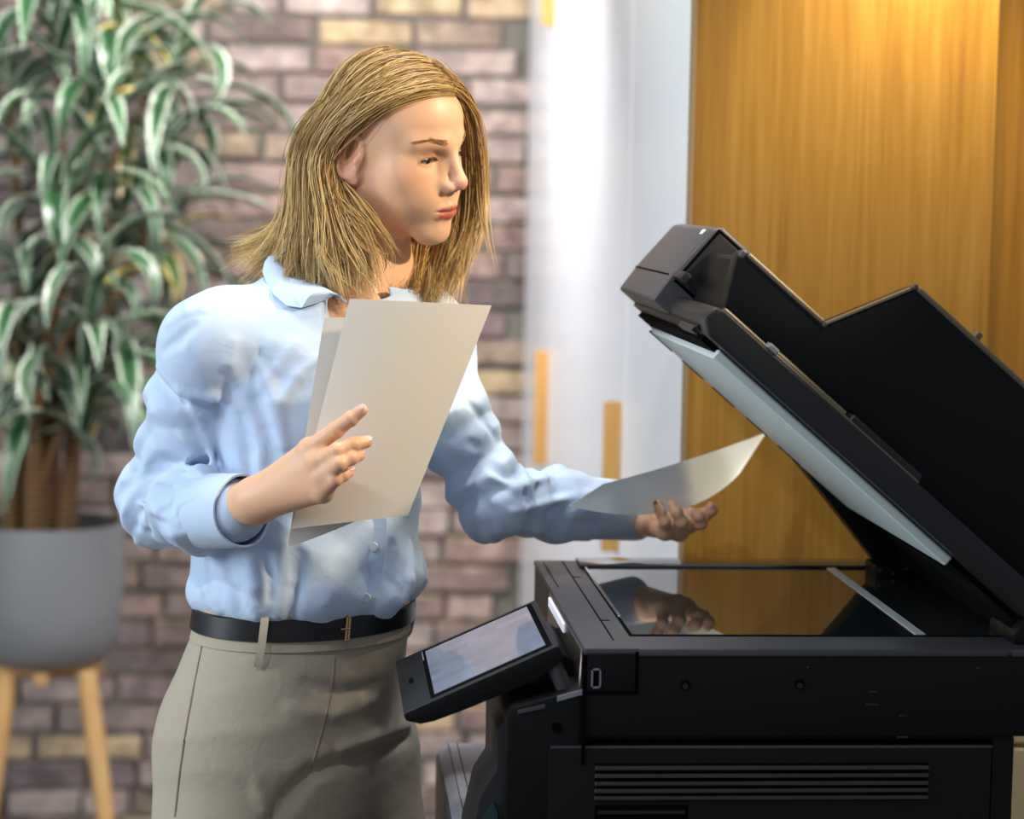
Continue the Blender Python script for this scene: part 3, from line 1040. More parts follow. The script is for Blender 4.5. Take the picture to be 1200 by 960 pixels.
# skin: head, hands and the body under the clothes are cut at neck and wrists and bridged into one surface
n_ = (NECK_B - NECK_T) / np.linalg.norm(NECK_B - NECK_T)
neck_p = NECK_B - n_ * .012
parts = []
lo, hi = bounds([h2w((-.09, -.12, -.13)), h2w((.09, .13, .13)), h2w((.09, -.12, .13)), h2w((-.09, .13, -.13)), NECK_B], .03)
parts.append(cut_mesh(head_sdf, neck_p, n_, lo, hi, .00135))
for H, wr, el in ((RH, WR_R, EL_R), (LH, WR_L, EL_L)):
    dirv = (wr - el) / np.linalg.norm(wr - el)
    p0 = wr - dirv * .05
    pts = [A3(*p) for v in H.values() for p in v] + [wr, p0]
    lo, hi = bounds(pts, .035)
    parts.append(cut_mesh(lambda P, H=H, wr=wr, p0=p0, dirv=dirv: hand_sdf(P, H, wr, wr - dirv * .09, .93 if H is RH else .90), p0, -dirv, lo, hi, .0013))
cuts = [(neck_p, -n_)] + [(wr - (wr - el) / np.linalg.norm(wr - el) * .05, (wr - el) / np.linalg.norm(wr - el)) for wr, el in ((WR_R, EL_R), (WR_L, EL_L))]


lo, hi = bounds([SH_R, SH_L, EL_R, EL_L, WR_R, WR_L, LEGS[0][3], LEGS[1][3], NECK_B], .14)
lo[2] = -.01
v, q = surface(body_sdf, lo, hi, .008)
keep = np.ones(len(v), bool)
for p, n in cuts:
    keep &= ~(((v - p) @ n > -.003) & (np.linalg.norm(v - p, axis=1) < (.075 if n is cuts[0][1] else .045)))
parts.append(drop(v, q, keep))
allv = np.concatenate([p[0] for p in parts])
off = np.cumsum([0] + [len(p[0]) for p in parts])
allq = np.concatenate([p[1] + o for p, o in zip(parts, off)])
me = np_mesh('person', allv, allq)
bm = bmesh.new()
bm.from_mesh(me)
be = [e for e in bm.edges if e.is_boundary]
for p, n in cuts:
    es = [e for e in be if e.is_valid and (Vector(p) - (e.verts[0].co + e.verts[1].co) / 2).length < (.085 if n is cuts[0][1] else .05)]
    try:
        bmesh.ops.bridge_loops(bm, edges=es)
    except Exception as ex:
        print('bridge failed', ex, len(es))
bmesh.ops.recalc_face_normals(bm, faces=bm.faces)
bm.to_mesh(me)
bm.free()
me.shade_smooth()
# skin colours: lips, blush, brows, scalp; eye sockets get painted shade
nv = len(me.vertices)
co = np.empty(nv * 3, F32)
me.vertices.foreach_get('co', co)
Q = w2h(co.reshape(-1, 3))
S = Q.copy()
S[:, 0] = np.abs(S[:, 0])
base = np.tile(np.array(srgb(226, 177, 142)[:3]), (nv, 1))


def tint(mask, c):
    global base
    m = np.clip(mask, 0, 1)[:, None]
    base = base * (1 - m) + np.array(srgb(*c)[:3]) * m


tint(.55 * np.exp(-(np.linalg.norm((S - V(.045, .055, -.030)) / V(.020, .03, .018), axis=1)) ** 2), (214, 136, 116))
tint(.45 * np.exp(-(np.linalg.norm((S - V(0, .114, -.031)) / V(.012, .02, .012), axis=1)) ** 2), (216, 146, 128))
lipd = np.minimum(chain(S, ((.0285, .0785, -.0712), (.0150, .0925, -.0690), (.0035, .098, -.0668), (0, .097, -.0680)), (.0018, .0044, .0050, .0048), .003),
                  chain(S, ((.0275, .0785, -.0722), (.0140, .0920, -.0770), (0, .0965, -.0790)), (.0018, .0054, .0066), .003))
tint(np.clip(.5 - lipd / .0016, 0, 1) * (Q[:, 1] > .07), (186, 92, 76))
tint(.75 * np.exp(-(np.linalg.norm((S - V(.033, .078, .005)) / V(.016, .02, .0085), axis=1)) ** 2), (152, 100, 72))  # shade of the eye sockets darkened into the skin colour
brow = chain(S, ((.050, .066, .0215), (.037, .078, .0255), (.015, .088, .0205)), (.0014, .0030, .0036), .003)
tint(.85 * np.clip(.5 - brow / .0022, 0, 1), (134, 94, 60))
tint(.35 * np.exp(-((np.linalg.norm((S - V(.081, -.018, -.016)) / V(.02, .022, .035), axis=1)) ** 2)) * (S[:, 0] > .066), (206, 120, 100))
ff = np.interp(Q[:, 1], [-.2, -.035, -.005, .03, .055, .078, .095], [-.06, -.06, .024, .052, .070, .086, .12])
tint(np.clip((Q[:, 2] - ff) / .010, 0, 1) * (S[:, 0] < .0775), (150, 116, 66))
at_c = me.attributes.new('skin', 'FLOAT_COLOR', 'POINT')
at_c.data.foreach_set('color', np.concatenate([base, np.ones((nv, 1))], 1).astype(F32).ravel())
m_skin = material('skin', srgb(226, 177, 142), 0.45, spec=0.35, Subsurface_Weight=0.12, Subsurface_Scale=0.006)
m_skin.node_tree.nodes['Principled BSDF'].inputs['Subsurface Radius'].default_value = (1.0, 0.35, 0.2)
nt, bs, N, L = nodes(m_skin)
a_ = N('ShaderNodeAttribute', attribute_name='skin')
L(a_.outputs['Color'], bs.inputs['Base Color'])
person = tag(link('person', me, m_skin), 'woman in a pale blue shirt and beige trousers holding papers at the photocopier', 'person')
# eyes: eyeball with iris looking down, lashes
m_eye = material('eye_white', srgb(224, 214, 206), 0.15)
m_iris = material('iris', srgb(58, 40, 28), 0.12)
m_lash = material('lash', srgb(42, 26, 18), 0.6, spec=0.2)
for sx in (-1, 1):
    c = h2w((sx * .0315, .0652, -.0012))
    b = bmesh.new()
    bmesh.ops.create_uvsphere(b, u_segments=24, v_segments=14, radius=.0126 * HS, matrix=Matrix.Translation(Vector(c)))
    eye = obj('eye', b, m_eye, person)
    g = h2w((sx * .0315 + .0005, 0.0652 + .0119, -.0012 - .0034)) - c
    g = Vector(g).normalized()
    b = bmesh.new()
    bmesh.ops.create_uvsphere(b, u_segments=20, v_segments=12, radius=.0084 * HS, matrix=Matrix.Translation(Vector(c) + g * .0050 * HS))
    obj('iris', b, m_iris, eye)
    lash = bmesh.new()
    lr = random.Random(3 + sx)
    for i in range(17):
        t = i / 16
        x = .0195 + .0265 * t
        fz = .0815 - .0115 * ((t - .38) / .62) ** 2 * (1 if t > .38 else .6)
        root = np.array((sx * x, fz, -.0022 - .0022 * t + .0012 * math.sin(math.pi * t)))
        tipv = root + np.array((sx * (t - .35) * .0050, .0042, -.0012 - .0008 * lr.random()))
        mid = (root + tipv) / 2 + np.array((0, .0004, -.0008))
        tube([h2w(root), h2w(mid), h2w(tipv)], [.00030, .00024, .0001], 4, lash)
    tube([h2w((sx * (.0195 + .0265 * t), .0812 - .0115 * ((t - .38) / .62) ** 2 * (1 if t > .38 else .6), -.0020 - .0022 * t + .0012 * math.sin(math.pi * t))) for t in np.linspace(0, 1, 9)],
         [.0003, .0006, .0007, .0007, .0007, .0007, .0007, .0006, .0004], 5, lash)
    obj('eyelashes', lash, m_lash, person)
    br = bmesh.new()
    for i in range(70):
        t = lr.random()
        cpt = np.array((np.interp(t, [0, .55, 1], [.014, .036, .051]), np.interp(t, [0, .55, 1], [.0895, .0805, .0665]), np.interp(t, [0, .55, 1], [.0205, .0258, .0215])))
        cpt[2] += lr.uniform(-1, 1) * .0026 * (1 - .6 * t)
        dv = np.array((.0065, -.0022 - .002 * t, .0022 - .0045 * t))
        cpt[0] *= sx
        dv[0] *= sx
        tube([h2w(snap(cpt, .0)), h2w(snap(cpt + dv * .5, .0012)), h2w(snap(cpt + dv, .0014))], [.00030, .00028, .0001], 3, br)
    obj('eyebrow', br, material('brow_hair', srgb(140, 100, 62), 0.7, spec=0.2), person)

# finger nails
m_nail = material('nail', srgb(232, 186, 172), 0.25)
for H, names in ((RH, ('index', 'middle', 'ring', 'little')), (LH, ('index', 'middle'))):
    for n in names:
        a, b = A3(*H[n][2]), A3(*H[n][3])
        ax = (b - a) / np.linalg.norm(b - a)
        up = np.array((-.15, -.75, .65)) if H is RH else np.array((.4, -.3, -.8))
        up = up - ax * (up @ ax)
        up /= np.linalg.norm(up)
        sd = np.cross(ax, up)
        c = b + ax * .0010 + up * .0046
        bmn = bmesh.new()
        bmesh.ops.create_uvsphere(bmn, u_segments=14, v_segments=8, radius=1)
        bmesh.ops.transform(bmn, matrix=Matrix(((ax[0] * .0052, sd[0] * .0040, up[0] * .0017, c[0]), (ax[1] * .0052, sd[1] * .0040, up[1] * .0017, c[1]), (ax[2] * .0052, sd[2] * .0040, up[2] * .0017, c[2]), (0, 0, 0, 1))), verts=bmn.verts)
        obj('fingernail', bmn, m_nail, person, 60)

# ------------------------------------------------------------------ clothes (children of the woman)
TORSO = [(0.98, 352, .108, .085), (1.050, 357, .118, .094), (1.080, 359, .124, .099), (1.090, 360, .134, .110), (1.100, 361, .141, .116), (1.116, 362, .143, .118), (1.140, 362, .138, .112),
         (1.19, 365, .131, .106), (1.24, 371, .130, .104), (1.30, 379, .142, .112), (1.345, 386, .150, .112), (1.385, 391, .152, .100), (1.42, 397, .135, .080), (1.445, 408, .100, .064)]
_tz = np.array([t[0] for t in TORSO])
_tc = np.array([A3(t[1], 226 + (CAM_H - t[0]) * 2750 / 2.63, 2.63) for t in TORSO])


def smooth_interp(x, xp, fp):
    return (np.interp(x - .008, xp, fp) + np.interp(x, xp, fp) + np.interp(x + .008, xp, fp)) / 3


def loft(P, tz, tc, ta, tb):
    z = P[:, 2]
    cx, cy = smooth_interp(z, tz, tc[:, 0]), smooth_interp(z, tz, tc[:, 1])
    a, b = smooth_interp(z, tz, ta), smooth_interp(z, tz, tb)
    q = np.stack([P[:, 0] - cx, P[:, 1] - cy], 1)
    l = (q @ LB[:2]) / a
    f = (q @ FB[:2]) / b
    k0 = np.sqrt(l * l + f * f) + 1e-9
    k1 = np.sqrt((l / a) ** 2 + (f / b) ** 2) + 1e-9
    d = k0 * (k0 - 1) / k1
    return np.maximum(d, np.maximum(z - tz[-1], tz[0] - z)), np.arctan2(f, l)


_ta = np.array([t[2] for t in TORSO])
_tb = np.array([t[3] for t in TORSO])


def pix_chain(P, pts, r, k=.01):
    q = [A3(*p) for p in pts]
    rr = r if hasattr(r, '__len__') else [r] * len(q)
    return chain(P, q, rr, k)


SL_R = ([A3(268, 388, 2.575), A3(246, 406, 2.555), A3(221, 490, 2.585), A3(184, 590, 2.635), A3(228, 600, 2.545), A3(275, 599, 2.462)], [.044, .050, .0435, .0405, .0375, .034])
SL_L = ([A3(488, 376, 2.73), A3(504, 400, 2.74), A3(532, 500, 2.715), A3(582, 585, 2.70), A3(650, 593, 2.763), A3(722, 597, 2.818)], [.046, .046, .0405, .041, .0375, .034])


def ridged(x):
    return 1 - np.abs(np.sin(x)) * 2


def sleeve(P, S, seed, amp):
    pts, rad = S
    best = None
    s_acc = 0.0
    axial = np.zeros(len(P), F32)
    dm = np.full(len(P), 9, F32)
    for i in range(len(pts) - 1):
        a, b = V(*pts[i]), V(*pts[i + 1])
        ba = b - a
        Ln = float(np.linalg.norm(ba))
        h = np.clip((P - a) @ ba / (Ln * Ln), 0, 1)
        r = np.linalg.norm(P - a - h[:, None] * ba, axis=1)
        m = r < dm
        dm = np.where(m, r, dm)
        axial = np.where(m, s_acc + h * Ln, axial)
        s_acc += Ln
    d = chain(P, pts, rad, .03)
    el = sum(float(np.linalg.norm(pts[i + 1] - pts[i])) for i in range(3))
    w1 = wob(P, 24, seed)
    w2 = wob(P, 50, seed + 7)
    g = np.exp(-((axial - el) / .07) ** 2)
    g2 = np.clip((axial - .05) / .06, 0, 1) * np.clip((s_acc - .01 - axial) / .04, 0, 1)
    f = .80 * facet(axial * 105 + 2.8 * w1 + (P @ V(30, 10, -22))) * (.30 + .70 * g) + .25 * w2 + .65 * facet((P @ V(72, -24, 62)) + 3.0 * w1) + .30 * facet((P @ V(-80, 40, 115)) + 3.5 * w2)
    return d - amp * f * g2


def crisp(x):
    """soft valleys and narrow crests"""
    return 1.3 * np.maximum(1 - np.sqrt(np.sin(x) ** 2 + .02), 0) ** 1.4 - .35


def facet(x):
    """zigzag with almost flat faces and sharp folds, -1..1"""
    return np.arcsin(.975 * np.sin(x)) / 1.347


VIEW = np.array(_f)


def on_surface(f, pts, off, y0=2.2, y1=2.95):
    """points of the surface of f that the camera would see at the pixels, moved off towards the camera"""
    out = []
    for p in pts:
        ys = np.linspace(y0, y1, 1200)
        P = np.array([A3(p[0], p[1], y) for y in ys], F32)
        d = f(P)
        i = int(np.argmax(d < 0)) if (d < 0).any() else int(np.argmin(d))
        out.append(P[i].astype(float) - VIEW * off)
    return out


def folded(f, creases, ridges):
    """cloth f with creases pressed in and ridges raised along pixel paths traced over it"""
    cr = [(on_surface(f, pts, r * .55), r, k) for pts, r, k in creases]
    ri = [(on_surface(f, pts, -r * .35), r, k) for pts, r, k in ridges]

    def g(P):
        d = f(P)
        for q, r, k in cr:
            d = smax(d, -chain(P, q, [r * .5] + [r] * (len(q) - 2) + [r * .5], .004), k)
        for q, r, k in ri:
            d = smin(d, chain(P, q, [r * .4] + [r] * (len(q) - 2) + [r * .4], .004), k)
        return d
    return g


def torso_base(P):
    t, ang = loft(P, _tz, _tc, _ta, _tb)
    z = P[:, 2]
    w1 = wob(P, 20, 3)
    w2 = wob(P * V(1, 1, .35), 55, 5)
    low = np.exp(-((z - 1.112) / .045) ** 2)
    t = t - .0020 * w2 * (.3 + .9 * low) - .0032 * facet(ang * 8 + 2.2 * w1 + z * 10) * (.30 + low) - .0022 * w1 - .0022 * facet((P @ V(62, 15, 84)) + 3 * w1) - .0010 * facet((P @ V(-90, 20, 70)) + 3.5 * w2)
    d = smin(t, seg(P, A3(412, 352, 2.66), A3(270, 388, 2.585), .044, .041), .03)
    d = smin(d, seg(P, A3(425, 352, 2.67), A3(490, 380, 2.73), .044, .044), .03)
    d = smin(d, sph(P, A3(392, 478, 2.560), .046), .05)
    return smin(d, sph(P, A3(464, 468, 2.630), .043), .05)


torso_sdf = folded(torso_base,
                   [([(300, 470), (312, 505), (318, 545)], .006, .014), ([(282, 490), (290, 530), (292, 556)], .005, .012), ([(302, 385), (303, 415), (298, 440)], .003, .006),
                    ([(262, 655), (275, 690), (280, 716)], .006, .014), ([(352, 650), (345, 690), (338, 725)], .005, .012), ([(462, 640), (455, 680), (440, 718)], .005, .012), ([(310, 640), (318, 670), (316, 700)], .004, .010)],
                   [([(305, 430), (322, 470), (333, 520)], .005, .012), ([(345, 402), (325, 430), (308, 452)], .003, .010), ([(372, 420), (350, 440), (330, 470)], .003, .010),
                    ([(330, 640), (332, 680), (326, 720)], .005, .012), ([(292, 650), (298, 690), (300, 722)], .005, .012), ([(480, 640), (480, 680), (470, 705)], .005, .012), ([(240, 650), (244, 690), (256, 715)], .005, .012)])
right_sleeve = folded(lambda P: sleeve(P, SL_R, 11, .0066),
                      [([(190, 412), (208, 398), (226, 382)], .004, .010), ([(182, 440), (205, 466), (240, 475), (290, 470)], .0055, .012), ([(262, 480), (264, 520), (258, 552)], .0035, .012),
                       ([(143, 572), (178, 556), (215, 560), (250, 562)], .0065, .010), ([(180, 606), (196, 598), (206, 582)], .005, .008), ([(150, 606), (162, 618), (176, 622)], .004, .008)],
                      [([(186, 430), (212, 458), (250, 465), (300, 456)], .0050, .009), ([(222, 466), (242, 510), (252, 550)], .0045, .009), ([(200, 380), (220, 366), (236, 362)], .004, .012),
                       ([(160, 545), (200, 548), (245, 552)], .004, .009), ([(164, 590), (186, 600), (210, 612)], .0045, .008), ([(160, 636), (172, 612), (176, 588)], .0045, .008), ([(272, 400), (268, 425), (278, 448)], .004, .010)])
left_sleeve = folded(lambda P: sleeve(P, SL_L, 23, .0044),
                     [([(548, 470), (566, 490), (580, 512)], .004, .009), ([(556, 520), (582, 548), (596, 570)], .006, .010), ([(606, 556), (620, 585), (618, 616)], .005, .009), ([(560, 580), (574, 600), (580, 622)], .004, .009)],
                     [([(520, 520), (548, 532), (590, 526)], .0045, .009), ([(575, 560), (602, 572), (640, 560)], .0045, .009), ([(600, 600), (640, 590), (690, 578)], .004, .009)])


def shirt_sdf(P):
    d = smin(torso_sdf(P), right_sleeve(P), .010 + .018 * np.clip((P[:, 2] - 1.335) / .05, 0, 1))
    d = smin(d, left_sleeve(P), .012)
    v = seg(P, NECK_T - n_ * .05, NECK_B + n_ * .006, .066, .063)
    v = smin(v, chain(P, [A3(424, 345, 2.61), A3(408, 366, 2.53), A3(409, 392, 2.47)], [.040, .022, .004], .02), .02)
    return smax(d, -v, .004)


PELV = [(.80, 327, .115, .100), (.86, 327, .134, .112), (.92, 328, .142, .117), (.98, 335, .142, .115), (1.03, 347, .135, .109), (1.06, 355, .1305, .104), (1.104, 359, .128, .102)]
_pz = np.array([t[0] for t in PELV])
_pc = np.array([A3(t[1], 226 + (CAM_H - t[0]) * 2750 / 2.63, 2.63) for t in PELV])
_pa = np.array([t[2] for t in PELV])
_pb = np.array([t[3] for t in PELV])


def trouser_base(P):
    t, ang = loft(P, _pz, _pc, _pa, _pb)
    w = wob(P, 26, 41)
    z = P[:, 2]
    for k, rr in ((0, (.078, .074, .060, .056)), (1, (.077, .073, .060, .056))):
        hip, knee, ank, toe = LEGS[k]
        mid = hip + (knee - hip) * .3
        ankl = ank + Z * .02
        leg = chain(P, [hip, mid, knee, ankl], rr, .04)
        leg = np.maximum(leg, .055 - z)
        t = smin(t, leg, .035)
    lap = np.exp(-((z - .96) / .05) ** 2)
    return t - .0016 * crisp(z * 70 + 2.2 * w + ang * 1.5) * lap * (np.sin(ang) > -.3) - .0020 * w


trouser_sdf = folded(trouser_base, [([(478, 862), (440, 876), (400, 892), (366, 906)], .006, .014), ([(364, 908), (340, 935), (318, 962)], .007, .016), ([(360, 800), (400, 812), (450, 800)], .003, .012)],
                     [([(478, 850), (440, 864), (400, 880)], .004, .012), ([(300, 915), (304, 935), (312, 955)], .003, .010), ([(340, 830), (390, 838), (440, 820)], .003, .012)])


def cloth(name, rgb, rough, weave, bump):
    m = material(name, srgb(*rgb), rough, spec=0.25)
    m.node_tree.nodes['Principled BSDF'].inputs['Sheen Weight'].default_value = 0.15
    nt, bs, N, L = nodes(m)
    tc = N('ShaderNodeTexCoord')
    nz = N('ShaderNodeTexNoise', Scale=weave, Detail=3.0)
    L(tc.outputs['Object'], nz.inputs['Vector'])
    n2 = N('ShaderNodeTexNoise', Scale=38.0, Detail=4.0, Distortion=1.2)
    L(tc.outputs['Object'], n2.inputs['Vector'])
    b1 = N('ShaderNodeBump', Strength=bump, Distance=0.0006)
    L(nz.outputs['Fac'], b1.inputs['Height'])
    b2 = N('ShaderNodeBump', Strength=0.25, Distance=0.004)
    L(n2.outputs['Fac'], b2.inputs['Height'])
    L(b1.outputs[0], b2.inputs['Normal'])
    L(b2.outputs[0], bs.inputs['Normal'])
    return m


m_shirt = cloth('pale_blue_cotton', (190, 209, 234), 0.62, 900, 0.3)
m_trous = cloth('beige_twill', (174, 162, 144), 0.8, 1200, 0.5)
m_leather = material('black_leather', (0.006, 0.006, 0.007, 1), 0.4)
m_gold = material('brass', (0.6, 0.42, 0.2, 1), 0.3, 1.0)
m_button = material('pearl_button', srgb(214, 220, 226), 0.25)

lo, hi = bounds(SL_R[0] + SL_L[0] + [_tc[0], _tc[-1]], .16)
lo[2], hi[2] = 1.0, 1.50
v, q = surface(shirt_sdf, lo, hi, .0026, slack=1.9)
shirt = link('shirt', np_mesh('shirt', v, q), m_shirt, person)
lo, hi = bounds([LEGS[0][2], LEGS[1][2], _pc[-1]], .22)
lo[2], hi[2] = .03, 1.12
v, q = surface(trouser_sdf, lo, hi, .0048, slack=1.9)
trousers = link('trousers', np_mesh('trousers', v, q), m_trous, person)


def ring_point(z, ang, grow=0.0, tz=None, tc=None, ta=None, tb=None):
    tz, tc, ta, tb = (_pz, _pc, _pa, _pb) if tz is None else (tz, tc, ta, tb)
    c = np.array([smooth_interp(np.array([z]), tz, tc[:, 0])[0], smooth_interp(np.array([z]), tz, tc[:, 1])[0], z])
    a = smooth_interp(np.array([z]), tz, ta)[0] + grow
    b = smooth_interp(np.array([z]), tz, tb)[0] + grow
    p = c + LB * a * math.cos(ang) + FB * b * math.sin(ang)
    p[2] = z
    return p


def strip(rows, closed=False, thick=0.0):
    """quad strip through rows of points, with thickness"""
    b = bmesh.new()
    vs = [[b.verts.new(p) for p in r] for r in rows]
    n = len(rows[0])
    for i in range(len(rows) - 1):
        for k in range(n if closed else n - 1):
            b.faces.new((vs[i][k], vs[i][(k + 1) % n], vs[i + 1][(k + 1) % n], vs[i + 1][k]))
    bmesh.ops.recalc_face_normals(b, faces=b.faces)
    if thick:
        bmesh.ops.solidify(b, geom=b.faces[:], thickness=thick)
    return b


# belt, buckle, loops, waistband
ANGS = np.linspace(0, 2 * math.pi, 72, endpoint=False)
ZB = 1.0775
belt = strip([[ring_point(ZB + dz, a, g) for a in ANGS] for dz, g in ((-.0125, .003), (-.0110, .0055), (.0110, .0055), (.0125, .003))], True)
obj('belt', belt, m_leather, person)
wb = strip([[ring_point(z, a, .0022) for a in ANGS] for z in (1.054, 1.058, 1.100)], True, .002)
obj('waistband', wb, m_trous, trousers)


def ang_at(px):
    best = min(np.linspace(-.4, 3.4, 500), key=lambda a: abs(np.dot(np.array(_r), ring_point(ZB, a) - (0, 0, CAM_H)) / np.dot(np.array(_f), ring_point(ZB, a) - (0, 0, CAM_H)) * FPX + 600 - px))
    return best


for px in (312, 477):
    a = ang_at(px)
    rows = [[ring_point(z, a + da, g + .001) for da in (-.035, .035)] for z, g in ((1.040, .003), (1.046, .0065), (1.06, .0085), (1.091, .0085), (1.098, .005))]
    obj('belt_loop', strip(rows, False, .0015), m_trous, trousers)
a0 = ang_at(404)
bk = bmesh.new()
for da, z0, z1 in ((-.012, -.013, .013), (.012, -.013, .013)):
    tube([ring_point(ZB + z0, a0 + da, .0075), ring_point(ZB + z1, a0 + da, .0075)], .0016, 8, bk)
for z in (-.013, .013):
    tube([ring_point(ZB + z, a0 - .012, .0075), ring_point(ZB + z, a0 + .012, .0075)], .0016, 8, bk)
tube([ring_point(ZB, a0 - .012, .009), ring_point(ZB, a0 + .07, .009)], .0012, 6, bk)
obj('buckle', bk, m_gold, person)


def surf_hit(f, px, py, y0=2.2, y1=2.9):
    ys = np.linspace(y0, y1, 900)
    P = np.array([A3(px, py, y) for y in ys], F32)
    d = f(P)
    i = int(np.argmax(d < 0)) if (d < 0).any() else 450
    return P[i].astype(float)


# seams as fine sewn ridges
m_seamcloth = cloth('beige_seam', (150, 134, 112), 0.85, 1200, 0.4)
for pts in ([(245, 722), (236, 760), (226, 810), (217, 860), (210, 910), (205, 957)], [(392, 770), (388, 810), (380, 845), (372, 875), (364, 902)]):
    obj('seam', tube([p for p in on_surface(trouser_sdf, [(np.interp(t, np.arange(len(pts)), [q[0] for q in pts]), np.interp(t, np.arange(len(pts)), [q[1] for q in pts])) for t in np.linspace(0, len(pts) - 1, 34)], .0006)], .0012, 6), m_seamcloth, trousers)

# placket and buttons below the sheets
pts = [(432, 700), (436, 670), (440, 640), (441, 612), (432, 560), (424, 500), (416, 440), (410, 400)]
cp = [surf_hit(shirt_sdf, *p) + np.array([-.0012, -.0022, 0]) for p in pts]
w = np.array(_r) * .0135
obj('placket', strip([[p - w + np.array([0, .003, 0]), p - w * .9, p + w * .9, p + w + np.array([0, .003, 0])] for p in cp], False, .001), m_shirt, shirt)
for i, t in ((2, 0), (0, .3), (5, 0)):
    c = Vector(cp[i]) + Vector((-.0005, -.0022, 0))
    obj('button', rod(c, c + Vector((-.001, -.0022, 0)), .0052, .0048, 16), m_button, shirt)


def cuff(pts, rads, name='cuff', n=40):
    """tube of cloth along pts (first is nearest the elbow), open at the wrist"""
    rows = []
    pts = [np.array(p) for p in pts]
    ax = (pts[-1] - pts[0]) / np.linalg.norm(pts[-1] - pts[0])
    x = np.cross(ax, Z)
    x /= np.linalg.norm(x)
    y = np.cross(ax, x)
    for p, r in zip(pts, rads):
        rows.append([p + (x * math.cos(t) * r * .92 + y * math.sin(t) * r * 1.06) * (1 + .02 * math.sin(3 * t + 1)) for t in (2 * math.pi * k / n for k in range(n))])
    b = strip(rows, True, .0022)
    return obj(name, b, m_shirt, shirt, 50)


def lerp_pts(a, b, ts):
    return [a + (b - a) * t for t in ts]


a, b = A3(224, 600, 2.552), A3(284, 599, 2.446)
cuff(lerp_pts(a, b, (0, .06, .5, .94, 1.0)), (.0365, .0388, .0380, .0370, .0362))
a, b = A3(672, 595, 2.780), A3(750, 600, 2.840)
cuff(lerp_pts(a, b, (0, .06, .5, .94, 1.0)), (.0345, .0362, .0352, .0345, .0338))

# collar
def collar(top, bot, dt, db, name='collar'):
    top = on_surface(torso_sdf, top, dt)
    bot = on_surface(torso_sdf, bot, db)
    rows = []
    for t in (0, .15, .4, .7, 1):
        rows.append([a + (b - a) * t + np.array([-.002, -.006, .006]) * math.sin(math.pi * t) for a, b in zip(top, bot)])
    return obj(name, strip(rows, False, .0022), m_shirt, shirt, 60)


collar([(324, 300), (338, 310), (352, 321), (368, 331), (384, 339), (398, 346), (408, 354)],
       [(308, 318), (312, 330), (322, 346), (336, 358), (354, 361), (374, 355), (388, 349)], .012, .006)
collar([(486, 322), (484, 334), (470, 343), (452, 350), (434, 355), (418, 359)],
       [(518, 345), (520, 360), (506, 374), (480, 384), (450, 378), (426, 366)], .010, .006)
ax = -n_
fr = FB - ax * (FB @ ax)
fr /= np.linalg.norm(fr)
sd = np.cross(ax, fr)
rows = []
for h_, r_ in ((-.020, .070), (-.004, .066), (.012, .061), (.026, .0585)):
    rows.append([NECK_B + ax * h_ + (fr * math.cos(t) * 1.0 + sd * math.sin(t)) * r_ for t in np.linspace(math.radians(38), math.radians(322), 40)])
obj('collar_stand', strip(rows, False, .002), m_shirt, shirt, 60)
# shoes
for k in (0, 1):
    hip, knee, ank, toe = LEGS[k]
    b = bmesh.new()
    sole = [(-.07, .0), (-.075, .02), (-.06, .075), (.0, .085), (.07, .055), (.15, .042), (.175, .02), (.17, .0)]
    M = Matrix(((FB[0], LB[0], 0, ank[0]), (FB[1], LB[1], 0, ank[1]), (0, 0, 1, 0), (0, 0, 0, 1)))
    prism(sole, -.042, .042, M, bv=.016, seg=3, bm=b)
    obj('shoe', b, m_leather, person)

# ------------------------------------------------------------------ hair: strands in locks, from the parting over the ear to the shoulder
hr = np.random.RandomState(5)
m_hair = material('blonde_hair', srgb(196, 158, 96), 0.42, spec=0.45)
nt, bs, N, L = nodes(m_hair)
a_ = N('ShaderNodeAttribute', attribute_name='tone')
rp = ramp(N('ShaderNodeValToRGB'), [(0.0, srgb(112, 86, 50)), (0.3, srgb(168, 134, 80)), (0.6, srgb(208, 174, 114)), (1.0, srgb(240, 216, 166))])
L(a_.outputs['Fac'], rp.inputs[0])
L(rp.outputs[0], bs.inputs['Base Color'])


def lerp_list(lst, t):
    lst = np.array(lst, float)
    x = np.clip(t, 0, 1) * (len(lst) - 1)
    i = min(int(x), len(lst) - 2)
    return lst[i] * (1 - (x - i)) + lst[i + 1] * (x - i)


def px_list(l):
    return [A3(*p) for p in l]


W1R = [h2w(p) for p in ((-.040, -.104, .020), (-.060, -.082, .034), (-.073, -.056, .040), (-.0765, -.036, .036), (-.0750, -.006, .037))]
P2R = px_list([(358, 168, 2.690), (358, 176, 2.650), (360, 184, 2.605), (373, 190, 2.597), (384, 200, 2.604)])
P3R = px_list([(354, 232, 2.690), (354, 240, 2.650), (360, 250, 2.600), (384, 252, 2.580), (406, 250, 2.580)])
P3B = px_list([(336, 270, 2.700), (340, 282, 2.645), (356, 296, 2.595), (386, 300, 2.566), (430, 294, 2.566)])
P4R = px_list([(278, 296, 2.720), (306, 322, 2.640), (350, 342, 2.585), (396, 348, 2.548), (440, 338, 2.560)])
W1L = [h2w(p) for p in ((.045, -.100, .030), (.070, -.050, .050), (.074, .010, .050), (.064, .054, .055), (.046, .078, .060))]
P2L = px_list([(440, 200, 2.780), (480, 200, 2.780), (520, 200, 2.760), (548, 196, 2.725), (560, 186, 2.695)])
P3L = px_list([(444, 270, 2.765), (478, 275, 2.745), (515, 275, 2.720), (543, 270, 2.700), (558, 256, 2.690)])
P4L = px_list([(458, 340, 2.620), (476, 357, 2.605), (500, 361, 2.615), (524, 350, 2.635), (547, 310, 2.670)])


